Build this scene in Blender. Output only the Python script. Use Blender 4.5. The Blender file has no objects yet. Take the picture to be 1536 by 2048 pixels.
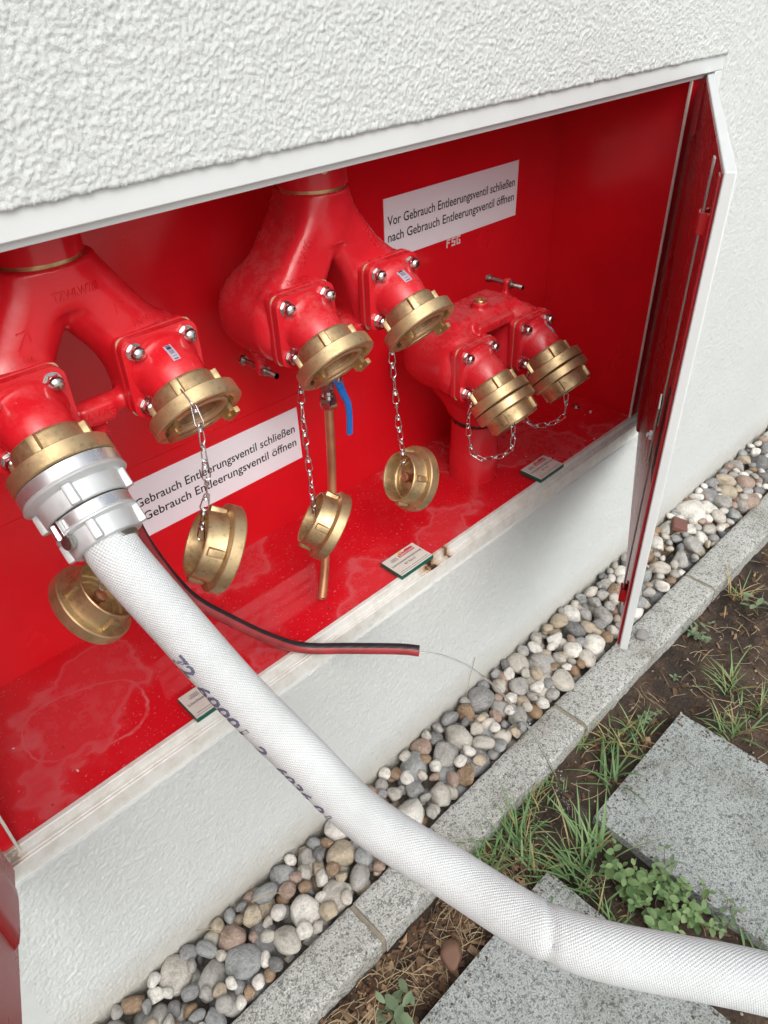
import bpy, bmesh, math, random
import numpy as np
from mathutils import Vector, Matrix, noise
from mathutils.bvhtree import BVHTree

random.seed(7)
rng = np.random.default_rng(7)
scene = bpy.context.scene
COL = scene.collection
R = math.radians
V = Vector

# ------------------------------------------------------------------ camera
cam_d = bpy.data.cameras.new('camera')
cam = bpy.data.objects.new('camera', cam_d)
COL.objects.link(cam)
right = V((0.7124845, -0.7008035, -0.0352179))
down = V((-0.4387109, -0.4057290, -0.8018209))
fwd = V((0.5476300, 0.5867354, -0.5965257))
mw = Matrix((right, -down, -fwd)).transposed().to_4x4()
mw.translation = V((0, -0.8, 1.56))
cam.matrix_world = mw
cam_d.sensor_fit = 'VERTICAL'
cam_d.sensor_height = 24.0
cam_d.lens = 24.0 * 1484.74 / 2048.0
cam_d.clip_start = 0.02
cam_d.clip_end = 500
scene.camera = cam
cam_d.dof.use_dof = True
cam_d.dof.focus_distance = 1.5
cam_d.dof.aperture_fstop = 9.0

# ------------------------------------------------------------------ sky, sun, exposure
SUN_EL, SUN_AZ = R(46), R(204)      # azimuth clockwise from +Y
world = bpy.data.worlds.new('World')
scene.world = world
world.use_nodes = True
wn, wl = world.node_tree.nodes, world.node_tree.links
wn.clear()
sky = wn.new('ShaderNodeTexSky')
sky.sky_type = 'NISHITA'
sky.sun_disc = False
sky.sun_elevation = SUN_EL
sky.sun_rotation = SUN_AZ
sky.air_density = 1.0
sky.dust_density = 6.0
sky.ozone_density = 1.0
hsv = wn.new('ShaderNodeHueSaturation')
hsv.inputs['Saturation'].default_value = 0.42
bg = wn.new('ShaderNodeBackground')
bg.inputs['Strength'].default_value = 0.15
wo = wn.new('ShaderNodeOutputWorld')
wl.new(sky.outputs[0], hsv.inputs['Color'])
wl.new(hsv.outputs[0], bg.inputs['Color'])
wl.new(bg.outputs[0], wo.inputs['Surface'])
sun_d = bpy.data.lights.new('sun', 'SUN')
sun_d.energy = 0.75
sun_d.angle = R(60)
sun_d.color = (0.94, 1.0, 1.0)
sun = bpy.data.objects.new('sun', sun_d)
COL.objects.link(sun)
sd = V((math.sin(SUN_AZ) * math.cos(SUN_EL), math.cos(SUN_AZ) * math.cos(SUN_EL), math.sin(SUN_EL)))
sun.rotation_euler = sd.to_track_quat('Z', 'Y').to_euler()
sun.location = sd * 20
scene.view_settings.view_transform = 'Standard'
scene.view_settings.look = 'None'
scene.view_settings.gamma = 1.0
scene.view_settings.use_curve_mapping = False
scene.view_settings.exposure = 0.19
scene.render.engine = 'CYCLES'
scene.cycles.max_bounces = 7
scene.cycles.diffuse_bounces = 4
scene.cycles.glossy_bounces = 5

# ------------------------------------------------------------------ object helpers
W = {}                                   # world matrix of every object


def put(o, parent=None, m=None):
    m = m or Matrix.Identity(4)
    COL.objects.link(o)
    if parent is not None:
        o.parent = parent
        o.matrix_basis = W[parent.name].inverted() @ m
    else:
        o.matrix_basis = m
    W[o.name] = m.copy()
    return o


def tag(o, label=None, cat=None, group=None, kind=None):
    if label: o['label'] = label
    if cat: o['category'] = cat
    if group: o['group'] = group
    if kind: o['kind'] = kind
    return o


def thing(name, loc, label=None, cat=None, group=None, kind=None):
    o = bpy.data.objects.new(name, None)
    o.empty_display_size = 0.05
    put(o, None, Matrix.Translation(V(loc)))
    return tag(o, label, cat, group, kind)


def basis(axis, ref=(0, 0, 1)):
    a = V(axis).normalized()
    r = V(ref)
    if abs(a.dot(r.normalized())) > 0.98:
        r = V((1, 0, 0)) if abs(a.x) < 0.9 else V((0, 1, 0))
    e1 = (r - a * r.dot(a)).normalized()
    return e1, a.cross(e1), a


def frame(origin, xax, zax):
    z = V(zax).normalized()
    x = V(xax)
    x = (x - z * x.dot(z)).normalized()
    y = z.cross(x)
    m = Matrix((x, y, z)).transposed().to_4x4()
    m.translation = V(origin)
    return m


class MB:
    """collects geometry in world (or local) space, then becomes one mesh object"""

    def __init__(s):
        s.v, s.f, s.uv = [], [], {}

    def add(s, vs, fs):
        o = len(s.v)
        s.v += [V(p) for p in vs]
        s.f += [tuple(i + o for i in f) for f in fs]
        return o

    def box(s, c, size, rot=None):
        hx, hy, hz = size[0] / 2, size[1] / 2, size[2] / 2
        ps = [V((x, y, z)) for x in (-hx, hx) for y in (-hy, hy) for z in (-hz, hz)]
        if rot is not None:
            ps = [rot @ p for p in ps]
        s.add([p + V(c) for p in ps], [(0, 1, 3, 2), (4, 6, 7, 5), (0, 4, 5, 1), (2, 3, 7, 6), (0, 2, 6, 4), (1, 5, 7, 3)])
        return s

    def box2(s, a, b):
        a, b = V(a), V(b)
        return s.box((a + b) / 2, b - a)

    def lathe(s, prof, n=48, m=None, closed=False, a0=0, a1=2 * math.pi):
        full = abs(a1 - a0 - 2 * math.pi) < 1e-6
        k = n if full else n + 1
        vs, fs = [], []
        for t, r in prof:
            for i in range(k):
                a = a0 + (a1 - a0) * i / n
                vs.append(V((r * math.cos(a), r * math.sin(a), t)))
        q = len(prof)
        rows = range(q if closed else q - 1)
        for j in rows:
            j2 = (j + 1) % q
            for i in range(n):
                i2 = (i + 1) % k
                fs.append((j * k + i, j * k + i2, j2 * k + i2, j2 * k + i))
        if not closed:
            if prof[0][1] > 1e-5 and full: fs.append(tuple(reversed(range(k))))
            if prof[-1][1] > 1e-5 and full: fs.append(tuple((q - 1) * k + i for i in range(k)))
        if m is not None:
            vs = [m @ p for p in vs]
        s.add(vs, fs)
        return s

    def tube(s, pts, r, n=12, cap=True, closed=False, ref=(0, 0, 1), rfun=None):
        pts = [V(p) for p in pts]
        N = len(pts)
        rad = r if isinstance(r, (list, tuple)) else [r] * N
        tans = []
        for i in range(N):
            if closed:
                t = pts[(i + 1) % N] - pts[i - 1]
            else:
                t = pts[min(i + 1, N - 1)] - pts[max(i - 1, 0)]
            tans.append(t.normalized())
        e1, e2, _ = basis(tans[0], ref)
        vs, fs = [], []
        frames = []
        for i in range(N):
            if i:
                q = tans[i - 1].rotation_difference(tans[i])
                e1 = q @ e1
                e1 = (e1 - tans[i] * e1.dot(tans[i])).normalized()
            e2 = tans[i].cross(e1)
            frames.append((pts[i], e1.copy(), e2.copy()))
            for k in range(n):
                a = 2 * math.pi * k / n
                rr = rad[i] * (rfun(i, a) if rfun else 1)
                vs.append(pts[i] + e1 * (math.cos(a) * rr) + e2 * (math.sin(a) * rr))
        for i in range(N if closed else N - 1):
            j = (i + 1) % N
            for k in range(n):
                k2 = (k + 1) % n
                fs.append((i * n + k, i * n + k2, j * n + k2, j * n + k))
        if cap and not closed:
            fs.append(tuple(reversed(range(n))))
            fs.append(tuple((N - 1) * n + k for k in range(n)))
        s.add(vs, fs)
        return frames

    def hull(s, pts):
        bm = bmesh.new()
        for p in pts: bm.verts.new(p)
        r = bmesh.ops.convex_hull(bm, input=bm.verts)
        junk = [g for g in r['geom_interior'] + r['geom_unused'] if isinstance(g, bmesh.types.BMVert)]
        if junk: bmesh.ops.delete(bm, geom=list(set(junk)), context='VERTS')
        bm.verts.ensure_lookup_table(); bm.verts.index_update()
        s.add([v.co.copy() for v in bm.verts], [tuple(v.index for v in f.verts) for f in bm.faces])
        bm.free()
        return s

    def prism(s, poly, m, h):
        """polygon (x,y) in the plane of frame m, extruded 0..h along its z"""
        n = len(poly)
        vs = [m @ V((x, y, 0)) for x, y in poly] + [m @ V((x, y, h)) for x, y in poly]
        s.add(vs, [tuple(reversed(range(n))), tuple(range(n, 2 * n))] + [(i, (i + 1) % n, n + (i + 1) % n, n + i) for i in range(n)])
        return s

    def mesh(s, name, mat=None, smooth=35, origin=None):
        me = bpy.data.meshes.new(name)
        o = V(origin) if origin is not None else V((0, 0, 0))
        me.from_pydata([p - o for p in s.v], [], s.f)
        if mat is not None: me.materials.append(mat)
        bm = bmesh.new(); bm.from_mesh(me)
        bmesh.ops.recalc_face_normals(bm, faces=bm.faces)
        bm.to_mesh(me); bm.free()
        if smooth:
            me.shade_smooth()
            me.set_sharp_from_angle(angle=R(smooth))
        me.update()
        return me

    def build(s, name, mat, parent=None, smooth=35, bevel=0, seg=2, origin=None):
        """one mesh object; its origin sits on the parent's origin (or on `origin`)"""
        if parent is not None:
            org = W[parent.name].translation
        else:
            org = V(origin) if origin is not None else V((0, 0, 0))
        if parent is not None and W[parent.name].to_3x3() != Matrix.Identity(3):
            me = s.mesh(name, mat, smooth)
            inv = W[parent.name].inverted()
            me.transform(inv)
            o = bpy.data.objects.new(name, me)
            put(o, parent, W[parent.name])
        else:
            me = s.mesh(name, mat, smooth, org)
            o = bpy.data.objects.new(name, me)
            put(o, parent, Matrix.Translation(org))
        if bevel:
            b = o.modifiers.new('bevel', 'BEVEL')
            b.width = bevel; b.segments = seg; b.limit_method = 'ANGLE'; b.angle_limit = R(40)
            b.harden_normals = False
        return o


def inst(name, me, parent, m):
    return put(bpy.data.objects.new(name, me), parent, m)


def rrect(w, h, r, n=6, cx=0, cy=0):
    out = []
    for sx, sy, a in ((1, 1, 0), (-1, 1, 90), (-1, -1, 180), (1, -1, 270)):
        for i in range(n + 1):
            t = R(a + 90 * i / n)
            out.append((cx + sx * (w / 2 - r) + r * math.cos(t), cy + sy * (h / 2 - r) + r * math.sin(t)))
    return out


def catmull(pts, per=12):
    P = [V(p) for p in pts]
    P = [P[0] * 2 - P[1]] + P + [P[-1] * 2 - P[-2]]
    out = []
    for i in range(1, len(P) - 2):
        a, b, c, d = P[i - 1:i + 3]
        for k in range(per):
            t = k / per
            out.append(0.5 * ((2 * b) + (c - a) * t + (2 * a - 5 * b + 4 * c - d) * t * t + (3 * b - a - 3 * c + d) * t ** 3))
    out.append(P[-2])
    return out


def resample(pts, n):
    pts = [V(p) for p in pts]
    L = [0]
    for a, b in zip(pts, pts[1:]): L.append(L[-1] + (b - a).length)
    out = []
    j = 0
    for i in range(n):
        s = L[-1] * i / (n - 1)
        while j < len(L) - 2 and L[j + 1] < s: j += 1
        t = (s - L[j]) / max(1e-9, L[j + 1] - L[j])
        out.append(pts[j].lerp(pts[j + 1], t))
    return out, L[-1]


def text_mesh(body, width=None, height=None, bold=0.0, res=3):
    """flat lettering in the XY plane as (verts, faces); scaled to width and cap height"""
    cu = bpy.data.curves.new('lettering', 'FONT')
    cu.body = body
    cu.size = 1
    cu.resolution_u = res
    cu.extrude = 0
    cu.offset = bold
    ob = bpy.data.objects.new('lettering', cu)
    COL.objects.link(ob)
    dg = bpy.context.evaluated_depsgraph_get()
    me = bpy.data.meshes.new_from_object(ob.evaluated_get(dg))
    vs = [v.co.copy() for v in me.vertices]
    fs = [tuple(p.vertices) for p in me.polygons]
    bpy.data.objects.remove(ob); bpy.data.curves.remove(cu); bpy.data.meshes.remove(me)
    x0 = min(p.x for p in vs); x1 = max(p.x for p in vs)
    cap = 0.73
    sy = (height / cap) if height else 1
    sx = width / (x1 - x0) if width else sy
    return [V(((p.x - x0) * sx, p.y * sy, 0)) for p in vs], fs, (x1 - x0) * sx


def evaluated(o):
    dg = bpy.context.evaluated_depsgraph_get()
    return bpy.data.meshes.new_from_object(o.evaluated_get(dg))


# ------------------------------------------------------------------ materials
def nodes(name):
    m = bpy.data.materials.new(name)
    m.use_nodes = True
    n, l = m.node_tree.nodes, m.node_tree.links
    p = n['Principled BSDF']
    return m, n, l, p


def tex(n, l, kind='ShaderNodeTexNoise', coord='Object', scale=10, detail=4, rough=0.55, vec=None, **k):
    t = n.new(kind)
    t.inputs['Scale'].default_value = scale
    if 'Detail' in t.inputs: t.inputs['Detail'].default_value = detail
    if 'Roughness' in t.inputs: t.inputs['Roughness'].default_value = rough
    for a, b in k.items(): t.inputs[a].default_value = b
    if vec is None:
        c = n.new('ShaderNodeTexCoord')
        l.new(c.outputs[coord], t.inputs['Vector'])
    else:
        l.new(vec, t.inputs['Vector'])
    return t


def ramp(n, l, src, stops, interp='LINEAR'):
    r = n.new('ShaderNodeValToRGB')
    r.color_ramp.interpolation = interp
    els = r.color_ramp.elements
    while len(els) < len(stops): els.new(0.5)
    for e, (p, c) in zip(els, stops):
        e.position = p
        e.color = (*c, 1) if isinstance(c, (tuple, list)) else (c, c, c, 1)
    l.new(src, r.inputs['Fac'])
    return r


def mix(n, l, fac, a, b, mode='MIX'):
    m = n.new('ShaderNodeMix')
    m.data_type = 'RGBA'
    m.blend_type = mode
    for sock, val in ((m.inputs[0], fac), (m.inputs[6], a), (m.inputs[7], b)):
        if hasattr(val, 'is_output'): l.new(val, sock)
        elif isinstance(val, (int, float)): sock.default_value = val if sock.type == 'VALUE' else (val, val, val, 1)
        else: sock.default_value = (*val, 1)
    return m.outputs[2]


def math_(n, l, op, a, b=0.0, c=None):
    m = n.new('ShaderNodeMath'); m.operation = op
    for i, val in enumerate((a, b, c)):
        if val is None: continue
        if hasattr(val, 'is_output'): l.new(val, m.inputs[i])
        else: m.inputs[i].default_value = val
    return m.outputs[0]


def bump(n, l, p, height, strength=0.5, dist=0.001, prev=None):
    b = n.new('ShaderNodeBump')
    b.inputs['Strength'].default_value = strength
    b.inputs['Distance'].default_value = dist
    l.new(height, b.inputs['Height'])
    if prev is not None: l.new(prev, b.inputs['Normal'])
    l.new(b.outputs[0], p.inputs['Normal'])
    return b.outputs[0]


def plain(name, col, rough=0.5, metal=0.0, var=0.12, vs=25, bs=0.0, bscale=200, bd=0.001, rvar=0.1, coat=0.0, ior=1.5):
    m, n, l, p = nodes(name)
    t = tex(n, l, scale=vs, detail=6)
    c = ramp(n, l, t.outputs['Fac'], [(0.25, tuple(x * (1 - var) for x in col)), (0.75, tuple(min(1, x * (1 + var)) for x in col))])
    l.new(c.outputs[0], p.inputs['Base Color'])
    r = ramp(n, l, t.outputs['Fac'], [(0.3, max(0.02, rough - rvar)), (0.7, min(1, rough + rvar))])
    l.new(r.outputs[0], p.inputs['Roughness'])
    p.inputs['Metallic'].default_value = metal
    p.inputs['IOR'].default_value = ior
    p.inputs['Coat Weight'].default_value = coat
    p.inputs['Coat Roughness'].default_value = 0.08
    if bs:
        t2 = tex(n, l, scale=bscale, detail=3)
        bump(n, l, p, t2.outputs['Fac'], bs, bd)
    return m


M = {}
M['frame'] = plain('white_powder_coat', (0.645, 0.675, 0.675), 0.38, var=0.03, vs=9, bs=0.12, bscale=900, bd=0.0006)
M['sealwhite'] = plain('old_white_seal', (0.66, 0.64, 0.58), 0.6, var=0.12, vs=40)
M['steel'] = plain('stainless_steel', (0.62, 0.61, 0.60), 0.22, 1.0, var=0.08, vs=60)
M['zinc'] = plain('zinc_plated_steel', (0.42, 0.41, 0.38), 0.38, 1.0, var=0.2, vs=90)
M['alu'] = plain('cast_aluminium', (0.60, 0.625, 0.63), 0.52, 0.5, var=0.06, vs=60, bs=0.35, bscale=700, bd=0.0004)
M['aluturn'] = plain('turned_aluminium', (0.72, 0.74, 0.75), 0.30, 0.85, var=0.05, vs=40)
M['copper'] = plain('copper_pipe', (0.50, 0.235, 0.125), 0.45, 0.7, var=0.25, vs=30)
M['blue'] = plain('blue_lever_plastic', (0.012, 0.13, 0.46), 0.35, var=0.15, vs=40)
M['black'] = plain('black_rubber', (0.018, 0.019, 0.022), 0.5, var=0.5, vs=60, bs=0.3, bscale=300)
M['darkgap'] = plain('dark_gap', (0.02, 0.015, 0.012), 0.6)
M['signwhite'] = plain('white_sign_plastic', (0.88, 0.92, 0.98), 0.35, var=0.02, vs=8)
M['ink'] = plain('black_ink', (0.012, 0.012, 0.02), 0.5, var=0.1)
M['stencil'] = plain('white_transfer', (0.72, 0.66, 0.66), 0.5, var=0.05)
M['green'] = plain('green_engraving_plastic', (0.0, 0.09, 0.065), 0.35, var=0.12, vs=70)
M['platewhite'] = plain('plate_white', (0.64, 0.66, 0.60), 0.32, var=0.05, vs=30)
M['logored'] = plain('logo_red', (0.50, 0.025, 0.06), 0.5, var=0.1)
M['logoyellow'] = plain('logo_yellow', (0.72, 0.48, 0.14), 0.5, var=0.1)
M['gasket'] = plain('fibre_gasket', (0.50, 0.36, 0.22), 0.6, var=0.15, vs=80)
M['seal'] = plain('sealing_ring', (0.42, 0.25, 0.13), 0.5, 0.3, var=0.1)


def brass_mat(name, hi, lo, rough):
    m, n, l, p = nodes(name)
    oi = n.new('ShaderNodeObjectInfo')
    t = tex(n, l, scale=22, detail=9, rough=0.7)
    c = ramp(n, l, t.outputs['Fac'], [(0.34, lo), (0.54, hi), (0.75, tuple(min(1, x * 1.15) for x in hi))])
    dk = tex(n, l, scale=110, detail=3)
    s = ramp(n, l, dk.outputs['Fac'], [(0.30, 0.55), (0.40, 1.0)])
    l.new(mix(n, l, 0.6, c.outputs[0], s.outputs[0], 'MULTIPLY'), p.inputs['Base Color'])
    p.inputs['Metallic'].default_value = 0.85
    r = ramp(n, l, t.outputs['Fac'], [(0.3, rough + 0.12), (0.7, rough - 0.06)])
    l.new(r.outputs[0], p.inputs['Roughness'])
    f = tex(n, l, scale=650, detail=3)
    bump(n, l, p, f.outputs['Fac'], 0.35, 0.0004)
    return m


M['brass'] = brass_mat('cast_brass', (0.60, 0.455, 0.255), (0.31, 0.215, 0.11), 0.42)
M['brassturn'] = brass_mat('turned_brass', (0.62, 0.46, 0.23), (0.38, 0.25, 0.11), 0.30)


def red_mat(name, col, rough, dust=0.0, peel=0.1, scuff=0.0):
    m, n, l, p = nodes(name)
    t = tex(n, l, scale=6, detail=5)
    base = ramp(n, l, t.outputs['Fac'], [(0.3, tuple(x * 0.88 for x in col)), (0.7, col)])
    out = base.outputs[0]
    rr = ramp(n, l, t.outputs['Fac'], [(0.3, rough), (0.7, rough + 0.08)])
    rout = rr.outputs[0]
    if dust:
        d = tex(n, l, scale=30, detail=9, rough=0.8)
        geo = n.new('ShaderNodeNewGeometry')
        up = n.new('ShaderNodeSeparateXYZ'); l.new(geo.outputs['Normal'], up.inputs[0])
        upm = ramp(n, l, up.outputs['Z'], [(0.20, 0.05), (0.95, 1.0)])
        dm = ramp(n, l, d.outputs['Fac'], [(0.45, 0.0), (0.75, dust)])
        dd = math_(n, l, 'MULTIPLY', dm.outputs[0], upm.outputs[0])
        sp = tex(n, l, scale=160, detail=2)
        sm = ramp(n, l, sp.outputs['Fac'], [(0.70, 0.0), (0.76, dust * 1.2)])
        dd = math_(n, l, 'MAXIMUM', dd, math_(n, l, 'MULTIPLY', sm.outputs[0], upm.outputs[0]))
        out = mix(n, l, dd, out, (0.58, 0.30, 0.28))
        rout = math_(n, l, 'ADD', rout, math_(n, l, 'MULTIPLY', dd, 0.7))
    l.new(out, p.inputs['Base Color'])
    l.new(rout, p.inputs['Roughness'])
    p.inputs['IOR'].default_value = 1.5
    f = tex(n, l, scale=130, detail=3)
    bump(n, l, p, f.outputs['Fac'], peel, 0.0008)
    return m


RED = (0.72, 0.009, 0.018)
M['redpanel'] = red_mat('red_panel_paint', RED, 0.20, dust=0.10, peel=0.03)
M['redcast'] = red_mat('red_cast_paint', (0.64, 0.013, 0.022), 0.15, dust=0.22, peel=0.22)
M['redcast2'] = red_mat('red_cast_paint_dusty', (0.62, 0.016, 0.026), 0.20, dust=0.38, peel=0.32)
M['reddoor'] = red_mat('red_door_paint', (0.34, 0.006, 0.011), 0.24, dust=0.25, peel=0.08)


def floor_mat():
    m, n, l, p = nodes('red_cabinet_floor')
    co = n.new('ShaderNodeTexCoord')
    big = tex(n, l, scale=4.2, detail=4, rough=0.5, vec=co.outputs['Object'])
    wet = ramp(n, l, big.outputs['Fac'], [(0.46, 0.0), (0.53, 1.0)])        # wet film where 1
    dst = tex(n, l, scale=11, detail=11, rough=0.78, vec=co.outputs['Object'])
    dm = ramp(n, l, dst.outputs['Fac'], [(0.50, 0.0), (0.82, 0.50)])
    spk = tex(n, l, scale=230, detail=2, vec=co.outputs['Object'])
    sm = ramp(n, l, spk.outputs['Fac'], [(0.66, 0.0), (0.71, 0.8)])
    dry = math_(n, l, 'SUBTRACT', 1.0, wet.outputs[0])
    film = ramp(n, l, big.outputs['Fac'], [(0.0, 0.10), (0.455, 0.10), (0.475, 0.34), (0.50, 0.05)])   # dried tide line
    dust = math_(n, l, 'MULTIPLY', math_(n, l, 'ADD', dm.outputs[0], film.outputs[0]), math_(n, l, 'ADD', dry, 0.18))
    # old dust outline left by something that stood at the left end: rounded capsule contour
    sep = n.new('ShaderNodeSeparateXYZ'); l.new(co.outputs['Object'], sep.inputs[0])
    ax, ay, bx, by = 0.145 - 0.85, 0.172, 0.205 - 0.85, 0.150
    px = math_(n, l, 'SUBTRACT', sep.outputs['X'], ax); py = math_(n, l, 'SUBTRACT', sep.outputs['Y'], ay)
    ddx, ddy = bx - ax, by - ay
    dot = math_(n, l, 'ADD', math_(n, l, 'MULTIPLY', px, ddx), math_(n, l, 'MULTIPLY', py, ddy))
    t = n.new('ShaderNodeClamp'); l.new(math_(n, l, 'DIVIDE', dot, ddx * ddx + ddy * ddy), t.inputs[0])
    qx = math_(n, l, 'SUBTRACT', px, math_(n, l, 'MULTIPLY', t.outputs[0], ddx))
    qy = math_(n, l, 'SUBTRACT', py, math_(n, l, 'MULTIPLY', t.outputs[0], ddy))
    wob = tex(n, l, scale=16, detail=3, vec=co.outputs['Object'])
    dist = math_(n, l, 'SQRT', math_(n, l, 'ADD', math_(n, l, 'MULTIPLY', qx, qx), math_(n, l, 'MULTIPLY', qy, qy)))
    dist = math_(n, l, 'ADD', dist, math_(n, l, 'MULTIPLY', math_(n, l, 'SUBTRACT', wob.outputs['Fac'], 0.5), 0.03))
    ringv = math_(n, l, 'ABSOLUTE', math_(n, l, 'SUBTRACT', dist, 0.070))
    ring = ramp(n, l, math_(n, l, 'MULTIPLY', ringv, 100), [(0.10, 1.0), (0.42, 0.0)])
    brk = ramp(n, l, dst.outputs['Fac'], [(0.36, 0.0), (0.62, 0.75)])
    dust = math_(n, l, 'MAXIMUM', dust, math_(n, l, 'MULTIPLY', ring.outputs[0], brk.outputs[0]))
    dust = math_(n, l, 'MAXIMUM', dust, math_(n, l, 'MULTIPLY', sm.outputs[0], 0.7))
    dc = n.new('ShaderNodeClamp'); l.new(dust, dc.inputs[0])
    l.new(mix(n, l, dc.outputs[0], (0.62, 0.007, 0.016), (0.62, 0.22, 0.24)), p.inputs['Base Color'])
    ro = math_(n, l, 'ADD', math_(n, l, 'MULTIPLY', dry, 0.16), math_(n, l, 'MULTIPLY', dc.outputs[0], 0.5))
    l.new(math_(n, l, 'ADD', ro, 0.05), p.inputs['Roughness'])
    rip = tex(n, l, scale=55, detail=3, vec=co.outputs['Object'])
    bump(n, l, p, math_(n, l, 'MULTIPLY', rip.outputs['Fac'], math_(n, l, 'ADD', dry, 0.12)), 0.10, 0.002)
    return m


M['redfloor'] = floor_mat()


def plaster_mat(name, col, s1, d1, grime=0.0):
    m, n, l, p = nodes(name)
    t = tex(n, l, scale=3, detail=6, rough=0.6)
    c = ramp(n, l, t.outputs['Fac'], [(0.3, tuple(x * 0.95 for x in col)), (0.7, col)])
    out = c.outputs[0]
    if grime:
        sep = n.new('ShaderNodeSeparateXYZ')
        co = n.new('ShaderNodeTexCoord'); l.new(co.outputs['Object'], sep.inputs[0])
        g = tex(n, l, scale=22, detail=7, rough=0.7)
        h = math_(n, l, 'ADD', sep.outputs['Z'], math_(n, l, 'MULTIPLY', math_(n, l, 'SUBTRACT', g.outputs['Fac'], 0.5), 0.09))
        gm = ramp(n, l, h, [(0.0, 0.8), (0.05, 0.45), (0.13, 0.0)])
        out = mix(n, l, math_(n, l, 'MULTIPLY', gm.outputs[0], grime), out, (0.38, 0.33, 0.25))
    l.new(out, p.inputs['Base Color'])
    p.inputs['Roughness'].default_value = 0.9
    p.inputs['Specular IOR Level'].default_value = 0.2
    a = tex(n, l, scale=s1, detail=4, rough=0.6)
    b = tex(n, l, 'ShaderNodeTexVoronoi', scale=s1 * 0.9)
    h = math_(n, l, 'ADD', a.outputs['Fac'], math_(n, l, 'MULTIPLY', b.outputs['Distance'], 0.5))
    bump(n, l, p, h, 0.6, d1)
    return m


M['plaster'] = plaster_mat('white_render', (0.635, 0.664, 0.656), 620, 0.0016, 0.7)


def granite_mat(name, base, scale, contrast=1.0, rough=0.7):
    m, n, l, p = nodes(name)
    v = tex(n, l, 'ShaderNodeTexVoronoi', scale=scale)
    r = ramp(n, l, v.outputs['Color'], [(0.0, tuple(x * 0.12 for x in base)), (0.15, tuple(x * 0.48 for x in base)), (0.32, base),
                                        (0.60, tuple(min(1, x * 1.35) for x in base)), (0.82, tuple(min(1, x * 2.2) for x in base))], 'CONSTANT')
    sp = n.new('ShaderNodeSeparateColor'); l.new(v.outputs['Color'], sp.inputs[0])
    l.new(sp.outputs[0], r.inputs['Fac'])
    f = tex(n, l, scale=scale * 1.7, detail=4)
    r2 = ramp(n, l, f.outputs['Fac'], [(0.36, 0.16), (0.45, 0.9), (0.58, 1.0), (0.66, 1.55)])
    g = mix(n, l, 0.8, r.outputs[0], r2.outputs[0], 'MULTIPLY')
    st = tex(n, l, scale=5, detail=6)
    r3 = ramp(n, l, st.outputs['Fac'], [(0.34, (0.60, 0.57, 0.50)), (0.48, (0.92, 0.92, 0.90)), (0.66, (1.08, 1.08, 1.08))])
    l.new(mix(n, l, 0.8, g, r3.outputs[0], 'MULTIPLY'), p.inputs['Base Color'])
    p.inputs['Roughness'].default_value = rough
    bump(n, l, p, f.outputs['Fac'], 0.35, 0.0012)
    return m


M['granite'] = granite_mat('grey_granite', (0.168, 0.183, 0.180), 175)
M['granitekerb'] = granite_mat('kerb_granite', (0.21, 0.213, 0.203), 165)


def pebble_mat():
    m, n, l, p = nodes('river_pebble')
    oi = n.new('ShaderNodeObjectInfo')
    co = n.new('ShaderNodeTexCoord')
    add = n.new('ShaderNodeVectorMath'); add.operation = 'ADD'
    sc = n.new('ShaderNodeVectorMath'); sc.operation = 'SCALE'
    cmb = n.new('ShaderNodeCombineXYZ')
    for i in range(3): l.new(oi.outputs['Random'], cmb.inputs[i])
    l.new(cmb.outputs[0], sc.inputs[0]); sc.inputs['Scale'].default_value = 40
    l.new(co.outputs['Object'], add.inputs[0]); l.new(sc.outputs[0], add.inputs[1])
    at = n.new('ShaderNodeAttribute'); at.attribute_name = 'tone'
    tone = math_(n, l, 'FRACT', math_(n, l, 'ADD', oi.outputs['Random'], at.outputs['Fac']))
    c = ramp(n, l, tone, [(0.0, (0.29, 0.28, 0.26)), (0.10, (0.38, 0.36, 0.32)), (0.19, (0.21, 0.21, 0.21)), (0.27, (0.56, 0.54, 0.50)),
                          (0.36, (0.31, 0.30, 0.28)), (0.46, (0.36, 0.30, 0.22)), (0.55, (0.24, 0.25, 0.25)), (0.63, (0.58, 0.56, 0.51)),
                          (0.71, (0.22, 0.145, 0.085)), (0.80, (0.42, 0.39, 0.34)), (0.88, (0.28, 0.20, 0.16)), (0.96, (0.14, 0.14, 0.14))], 'CONSTANT')
    t = tex(n, l, scale=1.6, detail=8, rough=0.7, vec=add.outputs[0])
    k = ramp(n, l, t.outputs['Fac'], [(0.30, 0.55), (0.48, 1.12), (0.70, 1.5)])
    col = mix(n, l, 0.9, c.outputs[0], k.outputs[0], 'MULTIPLY')
    w = tex(n, l, scale=0.9, detail=4, rough=0.6, vec=add.outputs[0], Distortion=1.5)
    vein = ramp(n, l, w.outputs['Fac'], [(0.485, 0.0), (0.5, 0.7), (0.515, 0.0)])
    col = mix(n, l, math_(n, l, 'MULTIPLY', vein.outputs[0], 0.7), col, (0.6, 0.58, 0.54))
    l.new(col, p.inputs['Base Color'])
    p.inputs['Roughness'].default_value = 0.55
    f = tex(n, l, scale=7, detail=6, vec=add.outputs[0])
    bump(n, l, p, f.outputs['Fac'], 0.35, 0.05)
    return m


M['pebble'] = pebble_mat()


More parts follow.
